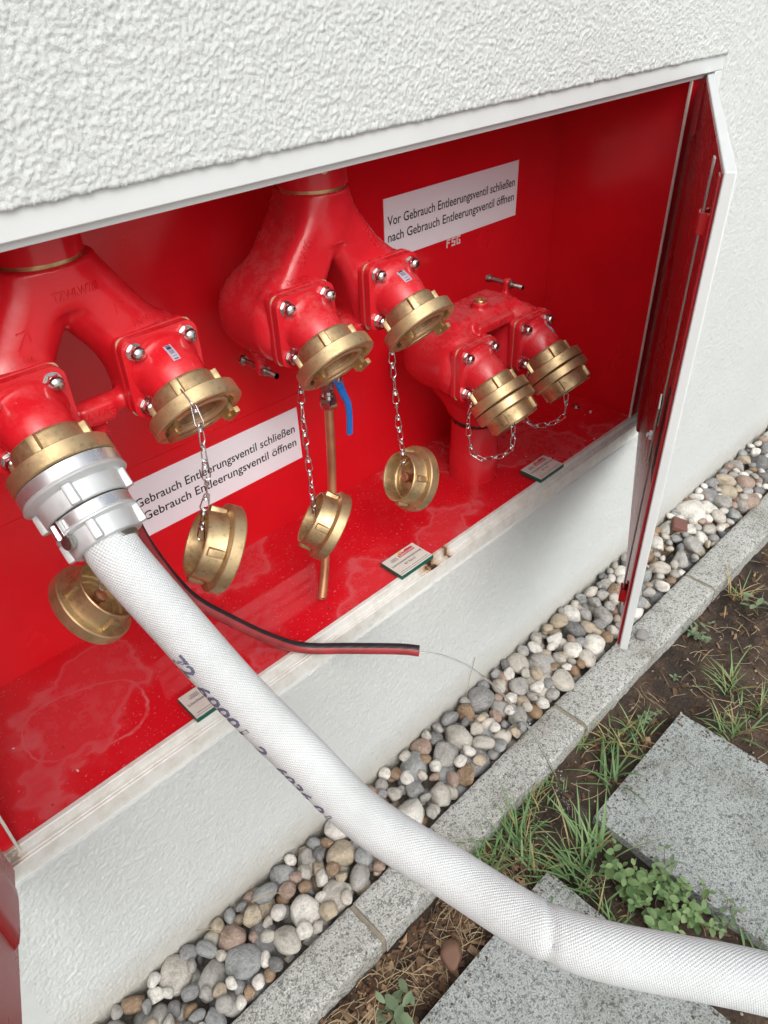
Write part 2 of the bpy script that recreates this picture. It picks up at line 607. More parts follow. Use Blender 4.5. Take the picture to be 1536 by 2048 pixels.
def soil_mat():
    m, n, l, p = nodes('dark_soil')
    t = tex(n, l, scale=9, detail=10, rough=0.7)
    c = ramp(n, l, t.outputs['Fac'], [(0.32, (0.018, 0.013, 0.010)), (0.46, (0.055, 0.037, 0.026)), (0.58, (0.11, 0.072, 0.048)), (0.74, (0.19, 0.14, 0.10))])
    f = tex(n, l, scale=120, detail=6, rough=0.7)
    k = ramp(n, l, f.outputs['Fac'], [(0.3, 0.5), (0.6, 1.1), (0.74, 2.0)])
    l.new(mix(n, l, 0.8, c.outputs[0], k.outputs[0], 'MULTIPLY'), p.inputs['Base Color'])
    p.inputs['Roughness'].default_value = 0.85
    bump(n, l, p, f.outputs['Fac'], 1.0, 0.010)
    return m


M['soil'] = soil_mat()
M['mortar'] = plain('joint_mortar', (0.26, 0.23, 0.18), 0.9, var=0.2, vs=60, bs=0.5, bscale=300)
M['straw'] = plain('dry_straw', (0.34, 0.27, 0.165), 0.8, var=0.55, vs=14)
M['bark'] = plain('bark_chip', (0.10, 0.055, 0.03), 0.8, var=0.7, vs=20)
M['chip'] = plain('pale_wood_chip', (0.27, 0.18, 0.105), 0.8, var=0.5, vs=60)
M['dirt'] = plain('debris', (0.06, 0.035, 0.025), 0.8, var=0.4, vs=90)
M['whitebit'] = plain('white_flake', (0.75, 0.68, 0.6), 0.8, var=0.1)
M['redstone'] = plain('red_brick_shard', (0.17, 0.075, 0.06), 0.8, var=0.15, vs=80)


def leaf_mat(name, a, b, trans=0.25):
    m, n, l, p = nodes(name)
    oi = n.new('ShaderNodeObjectInfo')
    t = tex(n, l, scale=18, detail=3)
    f = math_(n, l, 'ADD', math_(n, l, 'MULTIPLY', oi.outputs['Random'], 0.6), math_(n, l, 'MULTIPLY', t.outputs['Fac'], 0.5))
    c = ramp(n, l, f, [(0.15, a), (0.85, b)])
    l.new(c.outputs[0], p.inputs['Base Color'])
    p.inputs['Roughness'].default_value = 0.5
    tr = n.new('ShaderNodeBsdfTranslucent'); l.new(c.outputs[0], tr.inputs['Color'])
    ms = n.new('ShaderNodeMixShader'); ms.inputs[0].default_value = trans
    out = n['Material Output']
    l.new(p.outputs[0], ms.inputs[1]); l.new(tr.outputs[0], ms.inputs[2]); l.new(ms.outputs[0], out.inputs['Surface'])
    return m


M['grass'] = leaf_mat('grass_blade', (0.10, 0.20, 0.07), (0.24, 0.38, 0.16))
M['drygrass'] = leaf_mat('dry_grass_blade', (0.30, 0.24, 0.10), (0.45, 0.36, 0.17))
M['leaf'] = leaf_mat('weed_leaf', (0.11, 0.21, 0.075), (0.27, 0.40, 0.17))
M['leaf2'] = leaf_mat('grey_weed_leaf', (0.14, 0.21, 0.12), (0.26, 0.34, 0.20))
M['stem'] = plain('weed_stem', (0.16, 0.14, 0.06), 0.6, var=0.3)


def hose_mat():
    m, n, l, p = nodes('white_woven_hose')
    uv = n.new('ShaderNodeUVMap'); uv.uv_map = 'UVMap'
    sp = n.new('ShaderNodeSeparateXYZ'); l.new(uv.outputs[0], sp.inputs[0])
    # u = turns round the hose, v = metres along it
    around = math_(n, l, 'MULTIPLY', sp.outputs['X'], 96 * 2 * math.pi)
    along = math_(n, l, 'MULTIPLY', sp.outputs['Y'], 2 * math.pi / 0.0026)
    a = math_(n, l, 'SINE', math_(n, l, 'ADD', math_(n, l, 'MULTIPLY', around, 0.5), math_(n, l, 'MULTIPLY', along, 0.5)))
    b = math_(n, l, 'SINE', math_(n, l, 'SUBTRACT', along, math_(n, l, 'MULTIPLY', around, 0.25)))
    h = math_(n, l, 'ADD', math_(n, l, 'MULTIPLY', a, 0.24), math_(n, l, 'MULTIPLY', b, 0.24))
    h = math_(n, l, 'ADD', h, 0.5)
    nz = tex(n, l, scale=12, detail=5)
    dirt = ramp(n, l, nz.outputs['Fac'], [(0.3, (0.61, 0.645, 0.645)), (0.6, (0.70, 0.74, 0.745))])
    gap = ramp(n, l, h, [(0.08, (0.70, 0.70, 0.74)), (0.46, (1, 1, 1))])
    l.new(mix(n, l, 1.0, dirt.outputs[0], gap.outputs[0], 'MULTIPLY'), p.inputs['Base Color'])
    p.inputs['Roughness'].default_value = 0.7
    p.inputs['Sheen Weight'].default_value = 0.1
    bump(n, l, p, h, 0.8, 0.0013)
    return m


M['hose'] = hose_mat()
M['hoseink'] = plain('stamp_ink', (0.13, 0.13, 0.20), 0.8, var=0.8, vs=500)


def rubber_hose_mat():
    m, n, l, p = nodes('two_tone_rubber_hose')
    uv = n.new('ShaderNodeUVMap'); uv.uv_map = 'UVMap'
    sp = n.new('ShaderNodeSeparateXYZ'); l.new(uv.outputs[0], sp.inputs[0])
    t = tex(n, l, scale=60, detail=5)
    e = math_(n, l, 'ADD', sp.outputs['X'], math_(n, l, 'MULTIPLY', math_(n, l, 'SUBTRACT', t.outputs['Fac'], 0.5), 0.03))
    c = ramp(n, l, e, [(0.0, (0.02, 0.02, 0.024)), (0.47, (0.34, 0.035, 0.04))], 'CONSTANT')
    g = tex(n, l, scale=25, detail=6)
    k = ramp(n, l, g.outputs['Fac'], [(0.3, 0.6), (0.65, 1.1), (0.75, 2.0)])
    l.new(mix(n, l, 0.7, c.outputs[0], k.outputs[0], 'MULTIPLY'), p.inputs['Base Color'])
    p.inputs['Roughness'].default_value = 0.45
    b = math_(n, l, 'SINE', math_(n, l, 'ADD', math_(n, l, 'MULTIPLY', sp.outputs['Y'], 260), math_(n, l, 'MULTIPLY', sp.outputs['X'], 12.566)))
    bump(n, l, p, math_(n, l, 'ADD', math_(n, l, 'MULTIPLY', b, 0.2), t.outputs['Fac']), 0.4, 0.0012)
    return m


M['rubber'] = rubber_hose_mat()


def water_mat():
    m, n, l, p = nodes('clear_water')
    p.inputs['Base Color'].default_value = (0.95, 0.97, 0.98, 1)
    p.inputs['Roughness'].default_value = 0.02
    p.inputs['IOR'].default_value = 1.33
    p.inputs['Transmission Weight'].default_value = 1.0
    return m


M['water'] = water_mat()


def barcode_mat():
    m, n, l, p = nodes('barcode_sticker')
    uv = n.new('ShaderNodeUVMap'); uv.uv_map = 'UVMap'
    sp = n.new('ShaderNodeSeparateXYZ'); l.new(uv.outputs[0], sp.inputs[0])
    cell = math_(n, l, 'FLOOR', math_(n, l, 'MULTIPLY', sp.outputs['X'], 34))
    wn_ = n.new('ShaderNodeTexWhiteNoise'); wn_.noise_dimensions = '1D'; l.new(cell, wn_.inputs['W'])
    bar = math_(n, l, 'GREATER_THAN', wn_.outputs['Value'], 0.5)
    inx = math_(n, l, 'MULTIPLY', math_(n, l, 'GREATER_THAN', sp.outputs['X'], 0.06), math_(n, l, 'LESS_THAN', sp.outputs['X'], 0.94))
    iny = math_(n, l, 'MULTIPLY', math_(n, l, 'GREATER_THAN', sp.outputs['Y'], 0.22), math_(n, l, 'LESS_THAN', sp.outputs['Y'], 0.80))
    f = math_(n, l, 'MULTIPLY', bar, math_(n, l, 'MULTIPLY', inx, iny))
    l.new(mix(n, l, f, (0.40, 0.37, 0.44), (0.04, 0.04, 0.08)), p.inputs['Base Color'])
    p.inputs['Roughness'].default_value = 0.4
    return m


M['barcode'] = barcode_mat()

# ------------------------------------------------------------------ ground
def vnoise(x, y, seed=0):
    """smooth value noise on numpy arrays"""
    r = np.random.default_rng(seed)
    T = r.random((256, 256))
    xi = np.floor(x).astype(int); yi = np.floor(y).astype(int)
    fx = x - xi; fy = y - yi
    fx = fx * fx * (3 - 2 * fx); fy = fy * fy * (3 - 2 * fy)
    g = lambda a, b: T[a % 256, b % 256]
    return (g(xi, yi) * (1 - fx) + g(xi + 1, yi) * fx) * (1 - fy) + (g(xi, yi + 1) * (1 - fx) + g(xi + 1, yi + 1) * fx) * fy


def grid_mesh(name, xs, ys, fn, mat, skip=None):
    X, Y = np.meshgrid(xs, ys)
    P = fn(X, Y).reshape(-1, 3)
    nx, ny = len(xs), len(ys)
    idx = np.arange(nx * ny).reshape(ny, nx)
    F = np.stack([idx[:-1, :-1], idx[:-1, 1:], idx[1:, 1:], idx[1:, :-1]], -1).reshape(-1, 4)
    return P, F


def from_arrays(name, parts, mat, smooth=True):
    off = 0; PV = []; PF = []
    for P, F in parts:
        PV.append(P); PF.append(F + off); off += len(P)
    P = np.concatenate(PV); F = np.concatenate(PF)
    me = bpy.data.meshes.new(name)
    me.vertices.add(len(P)); me.vertices.foreach_set('co', P.astype(np.float32).ravel())
    me.loops.add(F.size); me.loops.foreach_set('vertex_index', F.astype(np.int32).ravel())
    me.polygons.add(len(F))
    me.polygons.foreach_set('loop_start', np.arange(0, F.size, 4, dtype=np.int32))
    me.update(calc_edges=True)
    me.validate()
    me.materials.append(mat)
    if smooth: me.shade_smooth()
    return me


m, n, l, p = nodes('garden_ground')
t = tex(n, l, scale=0.9, detail=8)
c = ramp(n, l, t.outputs['Fac'], [(0.35, (0.07, 0.05, 0.035)), (0.6, (0.06, 0.10, 0.03))])
l.new(c.outputs[0], p.inputs['Base Color']); p.inputs['Roughness'].default_value = 0.9
g = MB()
g.add([(-150, -150, -0.12), (150, -150, -0.12), (150, 150, -0.12), (-150, 150, -0.12)], [(0, 1, 2, 3)])
tag(g.build('ground', m, smooth=0), kind='structure')


pv = MB()  # unseen pale ground behind the camera, added to bounce light into the cabinet
m, n, l, p = nodes('pale_bounce_ground')
t = tex(n, l, scale=3, detail=8)
c = ramp(n, l, t.outputs['Fac'], [(0.3, (0.40, 0.39, 0.37)), (0.7, (0.50, 0.49, 0.46))])
l.new(c.outputs[0], p.inputs['Base Color']); p.inputs['Roughness'].default_value = 0.9
pv.add([(-30, -40, -0.035), (30, -40, -0.035), (30, -1.25, -0.035), (-30, -1.25, -0.035)], [(0, 1, 2, 3)])
tag(pv.build('bounce_ground', m, smooth=0), kind='structure')


def soil_h(x, y):
    h = -0.052 + 0.016 * (vnoise(x * 9, y * 9, 1) - 0.5) + 0.012 * (vnoise(x * 31, y * 31, 2) - 0.5) + 0.006 * (vnoise(x * 90, y * 90, 3) - 0.5)
    return h


xs = np.concatenate([np.linspace(-2, 0.1, 40)[:-1], np.arange(0.1, 2.6, 0.009), np.linspace(2.6, 5, 60)])
ys = np.concatenate([np.linspace(-1.28, -1.0, 12)[:-1], np.arange(-1.0, -0.262, 0.009)])
soil = bpy.data.objects.new('soil', from_arrays('soil', [grid_mesh('s', xs, ys, lambda X, Y: np.stack([X, Y, soil_h(X, Y)], -1), None)], M['soil']))
put(soil); tag(soil, kind='structure')

# ------------------------------------------------------------------ plaster wall
OX0, OX1, OZ0, OZ1 = -0.090, 1.782, 0.485, 1.378


def stucco(X, Z):
    up = np.clip((Z - 0.9) / 0.3, 0, 1)
    def rn(f, th, sd):
        return vnoise((X * math.cos(th) + Z * math.sin(th)) * f, (Z * math.cos(th) - X * math.sin(th)) * f, sd)
    c = 0.34 * rn(470, 0.6, 11) + 0.33 * rn(360, 1.25, 12) + 0.33 * rn(520, 0.2, 16)
    d = rn(80, 0.9, 13)
    coarse = np.clip((c - 0.30) * 2.3, 0, 1) ** 1.3 * 0.0036 + d * 0.0012
    low = np.clip((c - 0.30) * 2.3, 0, 1) * 0.0024 + vnoise(X * 70, Z * 110, 15) * 0.0010
    return coarse * up + low * (1 - up)


def wall_panel(xs, zs, edges=''):
    def fn(X, Z):
        Y = -0.0035 - stucco(X, Z) * 0.9
        jit = 0.0022 * (vnoise(X * 90, Z * 90, 21) - 0.45)
        Zo, Xo = Z.copy(), X.copy()
        if 'b' in edges: Zo[0, :] += jit[0, :] - 0.0005; Y[0, :] = 0.004; Zo[1, :] = Zo[0, :] + 0.0004
        if 't' in edges: Zo[-1, :] += jit[-1, :]; Y[-1, :] = 0.004; Zo[-2, :] = Zo[-1, :] - 0.0004
        if 'l' in edges: Y[:, 0] = 0.004; Xo[:, 1] = Xo[:, 0] + 0.0004
        if 'r' in edges: Y[:, -1] = 0.004
        return np.stack([Xo, Y, Zo], -1)
    return grid_mesh('w', xs, zs, fn, None)


ar = np.arange
top_z = np.concatenate([ar(OZ1, 1.80, 0.0020), np.linspace(1.81, 3.4, 40)])
mid_x = np.concatenate([ar(OX0, OX1, 0.0020), [OX1]])
rx = [OX1 + 0.0001, OX1 + 0.003]
while rx[-1] < 7: rx.append(rx[-1] + max(0.0025, min(0.25, 0.0025 + (rx[-1] - 2.4) * 0.006)))
rx = np.array(rx)
low_z = np.concatenate([np.linspace(-0.12, -0.04, 4), ar(-0.035, OZ0, 0.0026), [OZ0]])
rz = np.concatenate([np.linspace(-0.12, -0.04, 4), ar(-0.035, 1.8, 0.0030), np.linspace(1.81, 3.4, 30)])
lx = np.concatenate([np.linspace(-4, -0.3, 30), np.linspace(-0.28, OX0, 12)])
lz = np.linspace(-0.12, 3.4, 160)
wall = bpy.data.objects.new('plaster_wall', from_arrays('plaster_wall', [
    wall_panel(mid_x, top_z, 'b'), wall_panel(mid_x, low_z, 't'), wall_panel(rx, rz, 'l'), wall_panel(lx, lz)], M['plaster']))
put(wall); tag(wall, 'white textured plaster house wall around the red cabinet', 'wall')

# ------------------------------------------------------------------ cabinet
FZ, BY, CZ = 0.535, 0.338, 1.354           # floor, back, ceiling
XL, XR = -0.017, 1.708
cab = thing('hydrant_cabinet', (0.85, 0.0, 0.485), 'large recessed red steel cabinet with white frame and two open doors in the wall', 'cabinet')
MB().box2((XL - 0.002, BY, FZ - 0.002), (XR + 0.002, BY + 0.003, CZ)).build('back_panel', M['redpanel'], cab, smooth=0)
fl = MB()
fl.box2((XL, 0.0245, FZ - 0.003), (XR, BY - 0.0005, FZ))
o = fl.build('floor_panel', M['redfloor'], cab, smooth=0)
MB().box2((XL, 0.03, CZ), (XR, BY, CZ + 0.003)).build('ceiling_panel', M['redpanel'], cab, smooth=0)
MB().box2((XR, 0.022, FZ - 0.002), (XR + 0.003, BY - 0.0005, CZ - 0.0005)).build('side_panel', M['redpanel'], cab, smooth=0)
MB().box2((XL - 0.003, 0.022, FZ - 0.002), (XL, BY - 0.0005, CZ - 0.0005)).build('side_panel', M['redpanel'], cab, smooth=0)
# folded seam along the back wall, a hand above the floor of the sign
MB().box2((XL, BY - 0.0012, 0.8400), (1.02, BY, 0.8415)).build('panel_seam', M['redpanel'], cab, smooth=0)
# white frame
fr = MB()
fr.box2((OX0 - 0.008, 0.0, 1.348), (OX1 + 0.008, 0.020, OZ1 + 0.010))
fr.build('frame_rail', M['frame'], cab, bevel=0.0018)
MB().box2((-0.03, 0.0145, 1.337), (1.752, 0.050, 1.3478)).build('frame_rebate', M['frame'], cab, bevel=0.001)
MB().box2((1.753, 0.0, 0.474), (OX1 + 0.008, 0.020, 1.3478)).build('frame_stile', M['frame'], cab, bevel=0.0015)
MB().box2((OX0 - 0.008, 0.0, 0.474), (-0.060, 0.020, 1.3478)).build('frame_stile', M['frame'], cab, bevel=0.0015)
MB().box2((1.694, 0.0205, 0.522), (1.7528, 0.0235, 1.3368)).build('jamb_plate', M['redpanel'], cab, smooth=0)
MB().box2((-0.060, 0.0205, 0.522), (-0.004, 0.0235, 1.3368)).build('jamb_plate', M['redpanel'], cab, smooth=0)
MB().box2((1.6895, 0.0165, 0.530), (1.6945, 0.0225, 1.3368)).build('door_seal', M['sealwhite'], cab, bevel=0.001)
MB().box2((-0.0045, 0.009, 0.530), (0.0, 0.0225, 1.3368)).build('door_seal', M['sealwhite'], cab, bevel=0.001)


def sill_mat():
    m, n, l, p = nodes('weathered_white_sill')
    co = n.new('ShaderNodeTexCoord')
    sep = n.new('ShaderNodeSeparateXYZ'); l.new(co.outputs['Object'], sep.inputs[0])
    g = tex(n, l, scale=35, detail=8, rough=0.7, vec=co.outputs['Object'])
    base = ramp(n, l, g.outputs['Fac'], [(0.3, (0.56, 0.54, 0.48)), (0.55, (0.70, 0.70, 0.67))])
    out = base.outputs[0]
    nz = tex(n, l, scale=60, detail=6, rough=0.75, vec=co.outputs['Object'])
    for cx, wdt, hgt in ((0.885 - 0.85, 0.042, 1.0), (0.935 - 0.85, 0.022, 0.8), (-0.85 - 0.015, 0.03, 0.45)):
        d = math_(n, l, 'ABSOLUTE', math_(n, l, 'SUBTRACT', sep.outputs['X'], cx))
        d = math_(n, l, 'ADD', math_(n, l, 'DIVIDE', d, wdt), math_(n, l, 'MULTIPLY', math_(n, l, 'SUBTRACT', nz.outputs['Fac'], 0.5), 1.6))
        mk = ramp(n, l, d, [(0.05, hgt), (0.9, 0.0)])
        onled = math_(n, l, 'GREATER_THAN', sep.outputs['Z'], 0.0352)
        fac = math_(n, l, 'MULTIPLY', mk.outputs[0], onled)
        out = mix(n, l, fac, out, (0.40, 0.21, 0.07))
        core = ramp(n, l, math_(n, l, 'ADD', d, math_(n, l, 'MULTIPLY', g.outputs['Fac'], 0.7)), [(0.42, hgt), (0.60, 0.0)])
        out = mix(n, l, math_(n, l, 'MULTIPLY', core.outputs[0], onled), out, (0.045, 0.016, 0.008))
    l.new(out, p.inputs['Base Color'])
    p.inputs['Roughness'].default_value = 0.42
    return m


# sill: front face, door ledge with a fine bead, upstand lip
prof = [(0.020, 0.474), (0.0, 0.474), (0.0, 0.5195), (0.0015, 0.5212), (0.0050, 0.5212), (0.0062, 0.5228), (0.0075, 0.5212), (0.0138, 0.5212),
        (0.0142, 0.5370), (0.0155, 0.5383), (0.0230, 0.5383), (0.0240, 0.5372), (0.0240, 0.520)]
s = MB()
x0, x1 = -0.034, 1.7525
nn = len(prof)
s.add([(x0 + (0.012 if y > 0.003 else 0), y, z) for y, z in prof] + [(x1, y, z) for y, z in prof],
      [tuple(range(nn)), tuple(reversed(range(nn, 2 * nn)))] + [(i, (i + 1) % nn, nn + (i + 1) % nn, nn + i) for i in range(nn)])
s.build('frame_sill', sill_mat(), cab, smooth=25)


# doors: white tray, red inner pan, espagnolette lock
def door(hinge, d, inward, length, label):
    d, inw = V((*d, 0)).normalized(), V((*inward, 0)).normalized()
    z0, z1 = 0.5260, 1.3445
    P = lambda s, t, z: V((hinge[0], hinge[1], 0)) + d * s + inw * t + V((0, 0, z))

    def slab(mb, s0, s1, t0, t1, za, zb):
        vs = [P(a, b, c) for a in (s0, s1) for b in (t0, t1) for c in (za, zb)]
        mb.add(vs, [(0, 1, 3, 2), (4, 6, 7, 5), (0, 4, 5, 1), (2, 3, 7, 6), (0, 2, 6, 4), (1, 5, 7, 3)])
        return mb

    leaf = slab(MB(), 0, length, 0, 0.0150, z0, z1).build('door', M['frame'], cab, bevel=0.0022, seg=3)
    leaf['label'] = label
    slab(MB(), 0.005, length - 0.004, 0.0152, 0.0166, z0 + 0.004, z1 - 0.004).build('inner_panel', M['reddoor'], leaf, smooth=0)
    # folded stiffener channel near the hinge side
    pr = [(0.040, 0.0167), (0.046, 0.0225), (0.060, 0.0245), (0.110, 0.0245), (0.124, 0.0225), (0.130, 0.0167)]
    st = MB()
    k = len(pr)
    st.add([P(a, b, z0 + 0.02) for a, b in pr] + [P(a, b, z1 - 0.11) for a, b in pr],
           [tuple(range(k)), tuple(reversed(range(k, 2 * k)))] + [(i, (i + 1) % k, k + (i + 1) % k, k + i) for i in range(k)])
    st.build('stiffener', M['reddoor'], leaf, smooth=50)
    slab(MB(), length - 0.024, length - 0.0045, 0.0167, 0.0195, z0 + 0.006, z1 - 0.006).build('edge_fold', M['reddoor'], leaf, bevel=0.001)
    # lock: flat rods up and down, guides, cam
    rs = length - 0.060
    zc = 0.945
    slab(MB(), rs - 0.007, rs + 0.007, 0.0235, 0.0265, zc + 0.02, z1 + 0.004).build('lock_rod', M['zinc'], leaf, bevel=0.0006)
    slab(MB(), rs - 0.007, rs + 0.007, 0.0235, 0.0265, z0 + 0.05, zc - 0.02).build('lock_rod', M['zinc'], leaf, bevel=0.0006)
    for zg in (z1 - 0.075, z0 + 0.085):
        gd = MB()
        slab(gd, rs - 0.020, rs - 0.010, 0.0167, 0.0200, zg - 0.014, zg + 0.014)
        slab(gd, rs - 0.011, rs - 0.008, 0.0180, 0.0300, zg - 0.014, zg + 0.014)
        slab(gd, rs - 0.011, rs + 0.011, 0.0272, 0.0300, zg - 0.014, zg + 0.014)
        slab(gd, rs + 0.008, rs + 0.011, 0.0180, 0.0300, zg - 0.014, zg + 0.014)
        slab(gd, rs + 0.010, rs + 0.020, 0.0167, 0.0200, zg - 0.014, zg + 0.014)
        gd.build('rod_guide', M['redpanel'], leaf, bevel=0.0006)
    slab(MB(), rs - 0.022, rs + 0.022, 0.0167, 0.0190, zc - 0.075, zc + 0.075).build('lock_plate', M['black'], leaf, bevel=0.0008)
    cm = MB()
    cm.add([P(rs + a, b, zc + c) for b in (0.0275, 0.0305) for a, c in ((-0.012, -0.05), (0.012, -0.05), (0.010, 0.03), (0.016, 0.055), (0.004, 0.075), (-0.008, 0.06), (-0.012, 0.03))],
           [tuple(reversed(range(7))), tuple(range(7, 14))] + [(i, (i + 1) % 7, 7 + (i + 1) % 7, 7 + i) for i in range(7)])
    cm.build('lock_cam', M['zinc'], leaf, bevel=0.0006)
    bt = MB().lathe([(0.0, 0.0085), (0.005, 0.0085), (0.0055, 0.008), (0.0055, 0.004), (0.009, 0.004), (0.0095, 0.003), (0.0095, 0.0)], 6, frame(P(rs, 0.0300, zc), (0, 0, 1), inw))
    bt.build('cam_bolt', M['steel'], leaf)
    slab(MB(), length - 0.030, length - 0.014, 0.0168, 0.0180, z1 - 0.035, z1 - 0.014).build('rod_slot', M['darkgap'], leaf, smooth=0)
    return leaf


door((1.750, 0.001), (-0.886, -0.464), (-0.464, 0.886), 0.898, 'nearly closed right door leaf seen edge-on')
door((-0.0340, -0.002), (-0.345, -0.938), (0.938, -0.345), 0.898, 'left door leaf swung open past the frame')

# screw in the cabinet floor, right rear
sc = MB().lathe([(0.0, 0.011), (0.001, 0.0115), (0.002, 0.0105), (0.0022, 0.006)], 24, Matrix.Translation((1.655, 0.165, FZ)))
sc.lathe([(0.002, 0.0062), (0.0055, 0.0062), (0.0062, 0.005)], 6, Matrix.Translation((1.655, 0.165, FZ)))
sc.build('floor_bolt', M['zinc'], cab)

# ------------------------------------------------------------------ kerb
kerb = thing('kerb', (1.0, -0.23, 0), kind='structure')
cuts = [-0.985, -0.278, 0.4335, 1.1455, 1.8385, 2.545, 3.25, 3.96]
for a, b in zip(cuts, cuts[1:]):
    bm = bmesh.new()
    bmesh.ops.create_cube(bm, size=1)
    w = b - a - 0.013
    for v in bm.verts: v.co = V((a + 0.0065 + (v.co.x + 0.5) * w, -0.281 + (v.co.y + 0.5) * 0.1005, -0.19 + (v.co.z + 0.5) * 0.19))
    bmesh.ops.subdivide_edges(bm, edges=[e for e in bm.edges if abs(e.verts[0].co.x - e.verts[1].co.x) > 0.1], cuts=int(w / 0.012), use_grid_fill=True)
    bmesh.ops.subdivide_edges(bm, edges=[e for e in bm.edges if abs(e.verts[0].co.y - e.verts[1].co.y) > 0.05 or abs(e.verts[0].co.z - e.verts[1].co.z) > 0.05], cuts=9, use_grid_fill=True)
    bmesh.ops.recalc_face_normals(bm, faces=bm.faces)
    for v in bm.verts:
        edge_y = min(abs(v.co.y + 0.281), abs(v.co.y + 0.1805)); top = abs(v.co.z) < 1e-4
        k = noise.fractal(v.co * 45, 1.0, 2.0, 3) * 0.0016
        if top and edge_y < 1e-4:
            v.co.z -= 0.003 + abs(noise.noise(v.co * 60)) * 0.004
            v.co.y += (0.0015 if v.co.y < -0.23 else -0.0015) * (1 + noise.noise(v.co * 80))
        v.co += v.normal * k
    me = bpy.data.meshes.new('kerb_stone'); bm.to_mesh(me); bm.free()
    me.materials.append(M['granitekerb']); me.shade_smooth(); me.set_sharp_from_angle(angle=R(40))
    me.transform(Matrix.Translation((-1.0, 0.23, 0)))
    put(bpy.data.objects.new('kerb_stone', me), kerb, Matrix.Translation((1.0, -0.23, 0)))
for c in cuts[1:-1]:
    mj = MB().box((c, -0.2305, -0.096), (0.0132, 0.096, 0.184))
    mj.build('mortar_joint', M['mortar'], kerb, bevel=0.002)

# ------------------------------------------------------------------ stepping slabs
path = thing('slab_path', (0.8, -0.6, -0.02), kind='structure')
for x0, x1 in ((0.385, 0.787), (0.962, 1.364)):
    bm = bmesh.new()
    bmesh.ops.create_cube(bm, size=1)
    for v in bm.verts: v.co = V((x0 + (v.co.x + 0.5) * (x1 - x0), -0.826 + (v.co.y + 0.5) * 0.402, -0.08 + (v.co.z + 0.5) * 0.06))
    bmesh.ops.subdivide_edges(bm, edges=[e for e in bm.edges if abs(e.verts[0].co.z - e.verts[1].co.z) < 1e-4], cuts=30, use_grid_fill=True)
    for v in bm.verts:
        if v.co.z > -0.03:
            v.co.z += noise.noise(v.co * 14) * 0.0008
            e = min(v.co.x - x0, x1 - v.co.x, v.co.y + 0.826, -0.424 - v.co.y)
            if e < 1e-4:
                v.co.z -= 0.0015 + abs(noise.noise(v.co * 50)) * 0.003
    bmesh.ops.recalc_face_normals(bm, faces=bm.faces)
    me = bpy.data.meshes.new('paving_slab'); bm.to_mesh(me); bm.free()
    me.materials.append(M['granite']); me.shade_smooth(); me.set_sharp_from_angle(angle=R(40))
    me.transform(Matrix.Translation((-0.8, 0.6, 0.02)))
    put(bpy.data.objects.new('paving_slab', me), path, Matrix.Translation((0.8, -0.6, -0.02)))

# ------------------------------------------------------------------ pebble strip
strip = thing('pebble_strip', (1.2, -0.09, -0.05), kind='structure')
bed = MB()
bed.add([(-1, -0.19, -0.046), (4.6, -0.19, -0.046), (4.6, 0.02, -0.036), (-1, 0.02, -0.036)], [(0, 1, 2, 3)])
bed.build('gravel_bed', plain('gritty_bed', (0.17, 0.15, 0.125), 0.9, var=0.5, vs=90, bs=0.8, bscale=160, bd=0.004), strip, smooth=0)


def pebble_shape(seed, sub=3):
    rr = random.Random(seed)
    bm = bmesh.new()
    bmesh.ops.create_icosphere(bm, subdivisions=sub, radius=1)
    off = V((rr.uniform(-9, 9), rr.uniform(-9, 9), rr.uniform(-9, 9)))
    for v in bm.verts:
        d = v.co.normalized()
        k = 1 + 0.20 * noise.noise(d * 1.1 + off) + 0.05 * noise.noise(d * 2.6 + off)
        v.co = d * k
    for _ in range(rr.choice((0, 2, 4, 5, 6, 7))):                  # flattened sides of a broken stone
        nrm = V((rr.gauss(0, 1), rr.gauss(0, 1), rr.gauss(0, 0.7))).normalized()
        h = rr.uniform(0.58, 0.82)
        for v in bm.verts:
            e = v.co.dot(nrm) - h
            if e > 0: v.co -= nrm * e * 0.95
    bmesh.ops.smooth_vert(bm, verts=bm.verts, factor=0.3, use_axis_x=True, use_axis_y=True, use_axis_z=True) if sub == 3 else None
    me = bpy.data.meshes.new('pebble'); bm.to_mesh(me); bm.free()
    me.materials.append(M['pebble']); me.shade_smooth()
    return me


shapes = [pebble_shape(100 + i) for i in range(18)]
shapes_lo = [pebble_shape(100 + i, 2) for i in range(18)]
heap = []
FL = 0.62
cell = {}


def bed_z(x, y):
    t = (y + 0.18) / 0.18
    k = min(1, max(0, (x - 0.5) / 0.8))
    return -0.058 + t * (0.012 + 0.030 * k)


def try_place(r, x, y):
    z = bed_z(x, y) + FL * r
    cx, cy = int(x / 0.06), int(y / 0.06)
    for i in range(cx - 2, cx + 3):
        for j in range(cy - 2, cy + 3):
            for (a, b, c, q) in cell.get((i, j), ()):
                dd = (a - x) ** 2 + (b - y) ** 2
                s_ = (r + q) * 0.86
                if dd < s_ * s_:
                    z = max(z, c + FL * math.sqrt(s_ * s_ - dd))
    return z


for k in range(3600):
    r = rng.choice([0.043, 0.035, 0.027, 0.020, 0.0145], p=[0.16, 0.27, 0.27, 0.20, 0.10] if k < 900 else [0, 0.05, 0.25, 0.40, 0.30]) * rng.uniform(0.88, 1.18)
    best = None
    for _ in range(14):
        x = rng.uniform(-0.35, 3.1); y = rng.uniform(-0.180 + r * 0.8, -0.006 - r * 0.8)
        z = try_place(r, x, y)
        lim = 0.004 + 0.030 * min(1, max(0, (x - 0.5) / 0.8)) * (y + 0.18) / 0.18
        if z + FL * r * 0.9 < lim + (0.017 if k < 900 else 0.014) and (best is None or z < best[2]): best = (x, y, z, r)
    if best is None: continue
    x, y, z, r = best
    cell.setdefault((int(x / 0.06), int(y / 0.06)), []).append(best)
    heap.append(best)
# the pebbles that show largest stand singly, the others are joined
C0 = V((0, -0.8, 1.56))


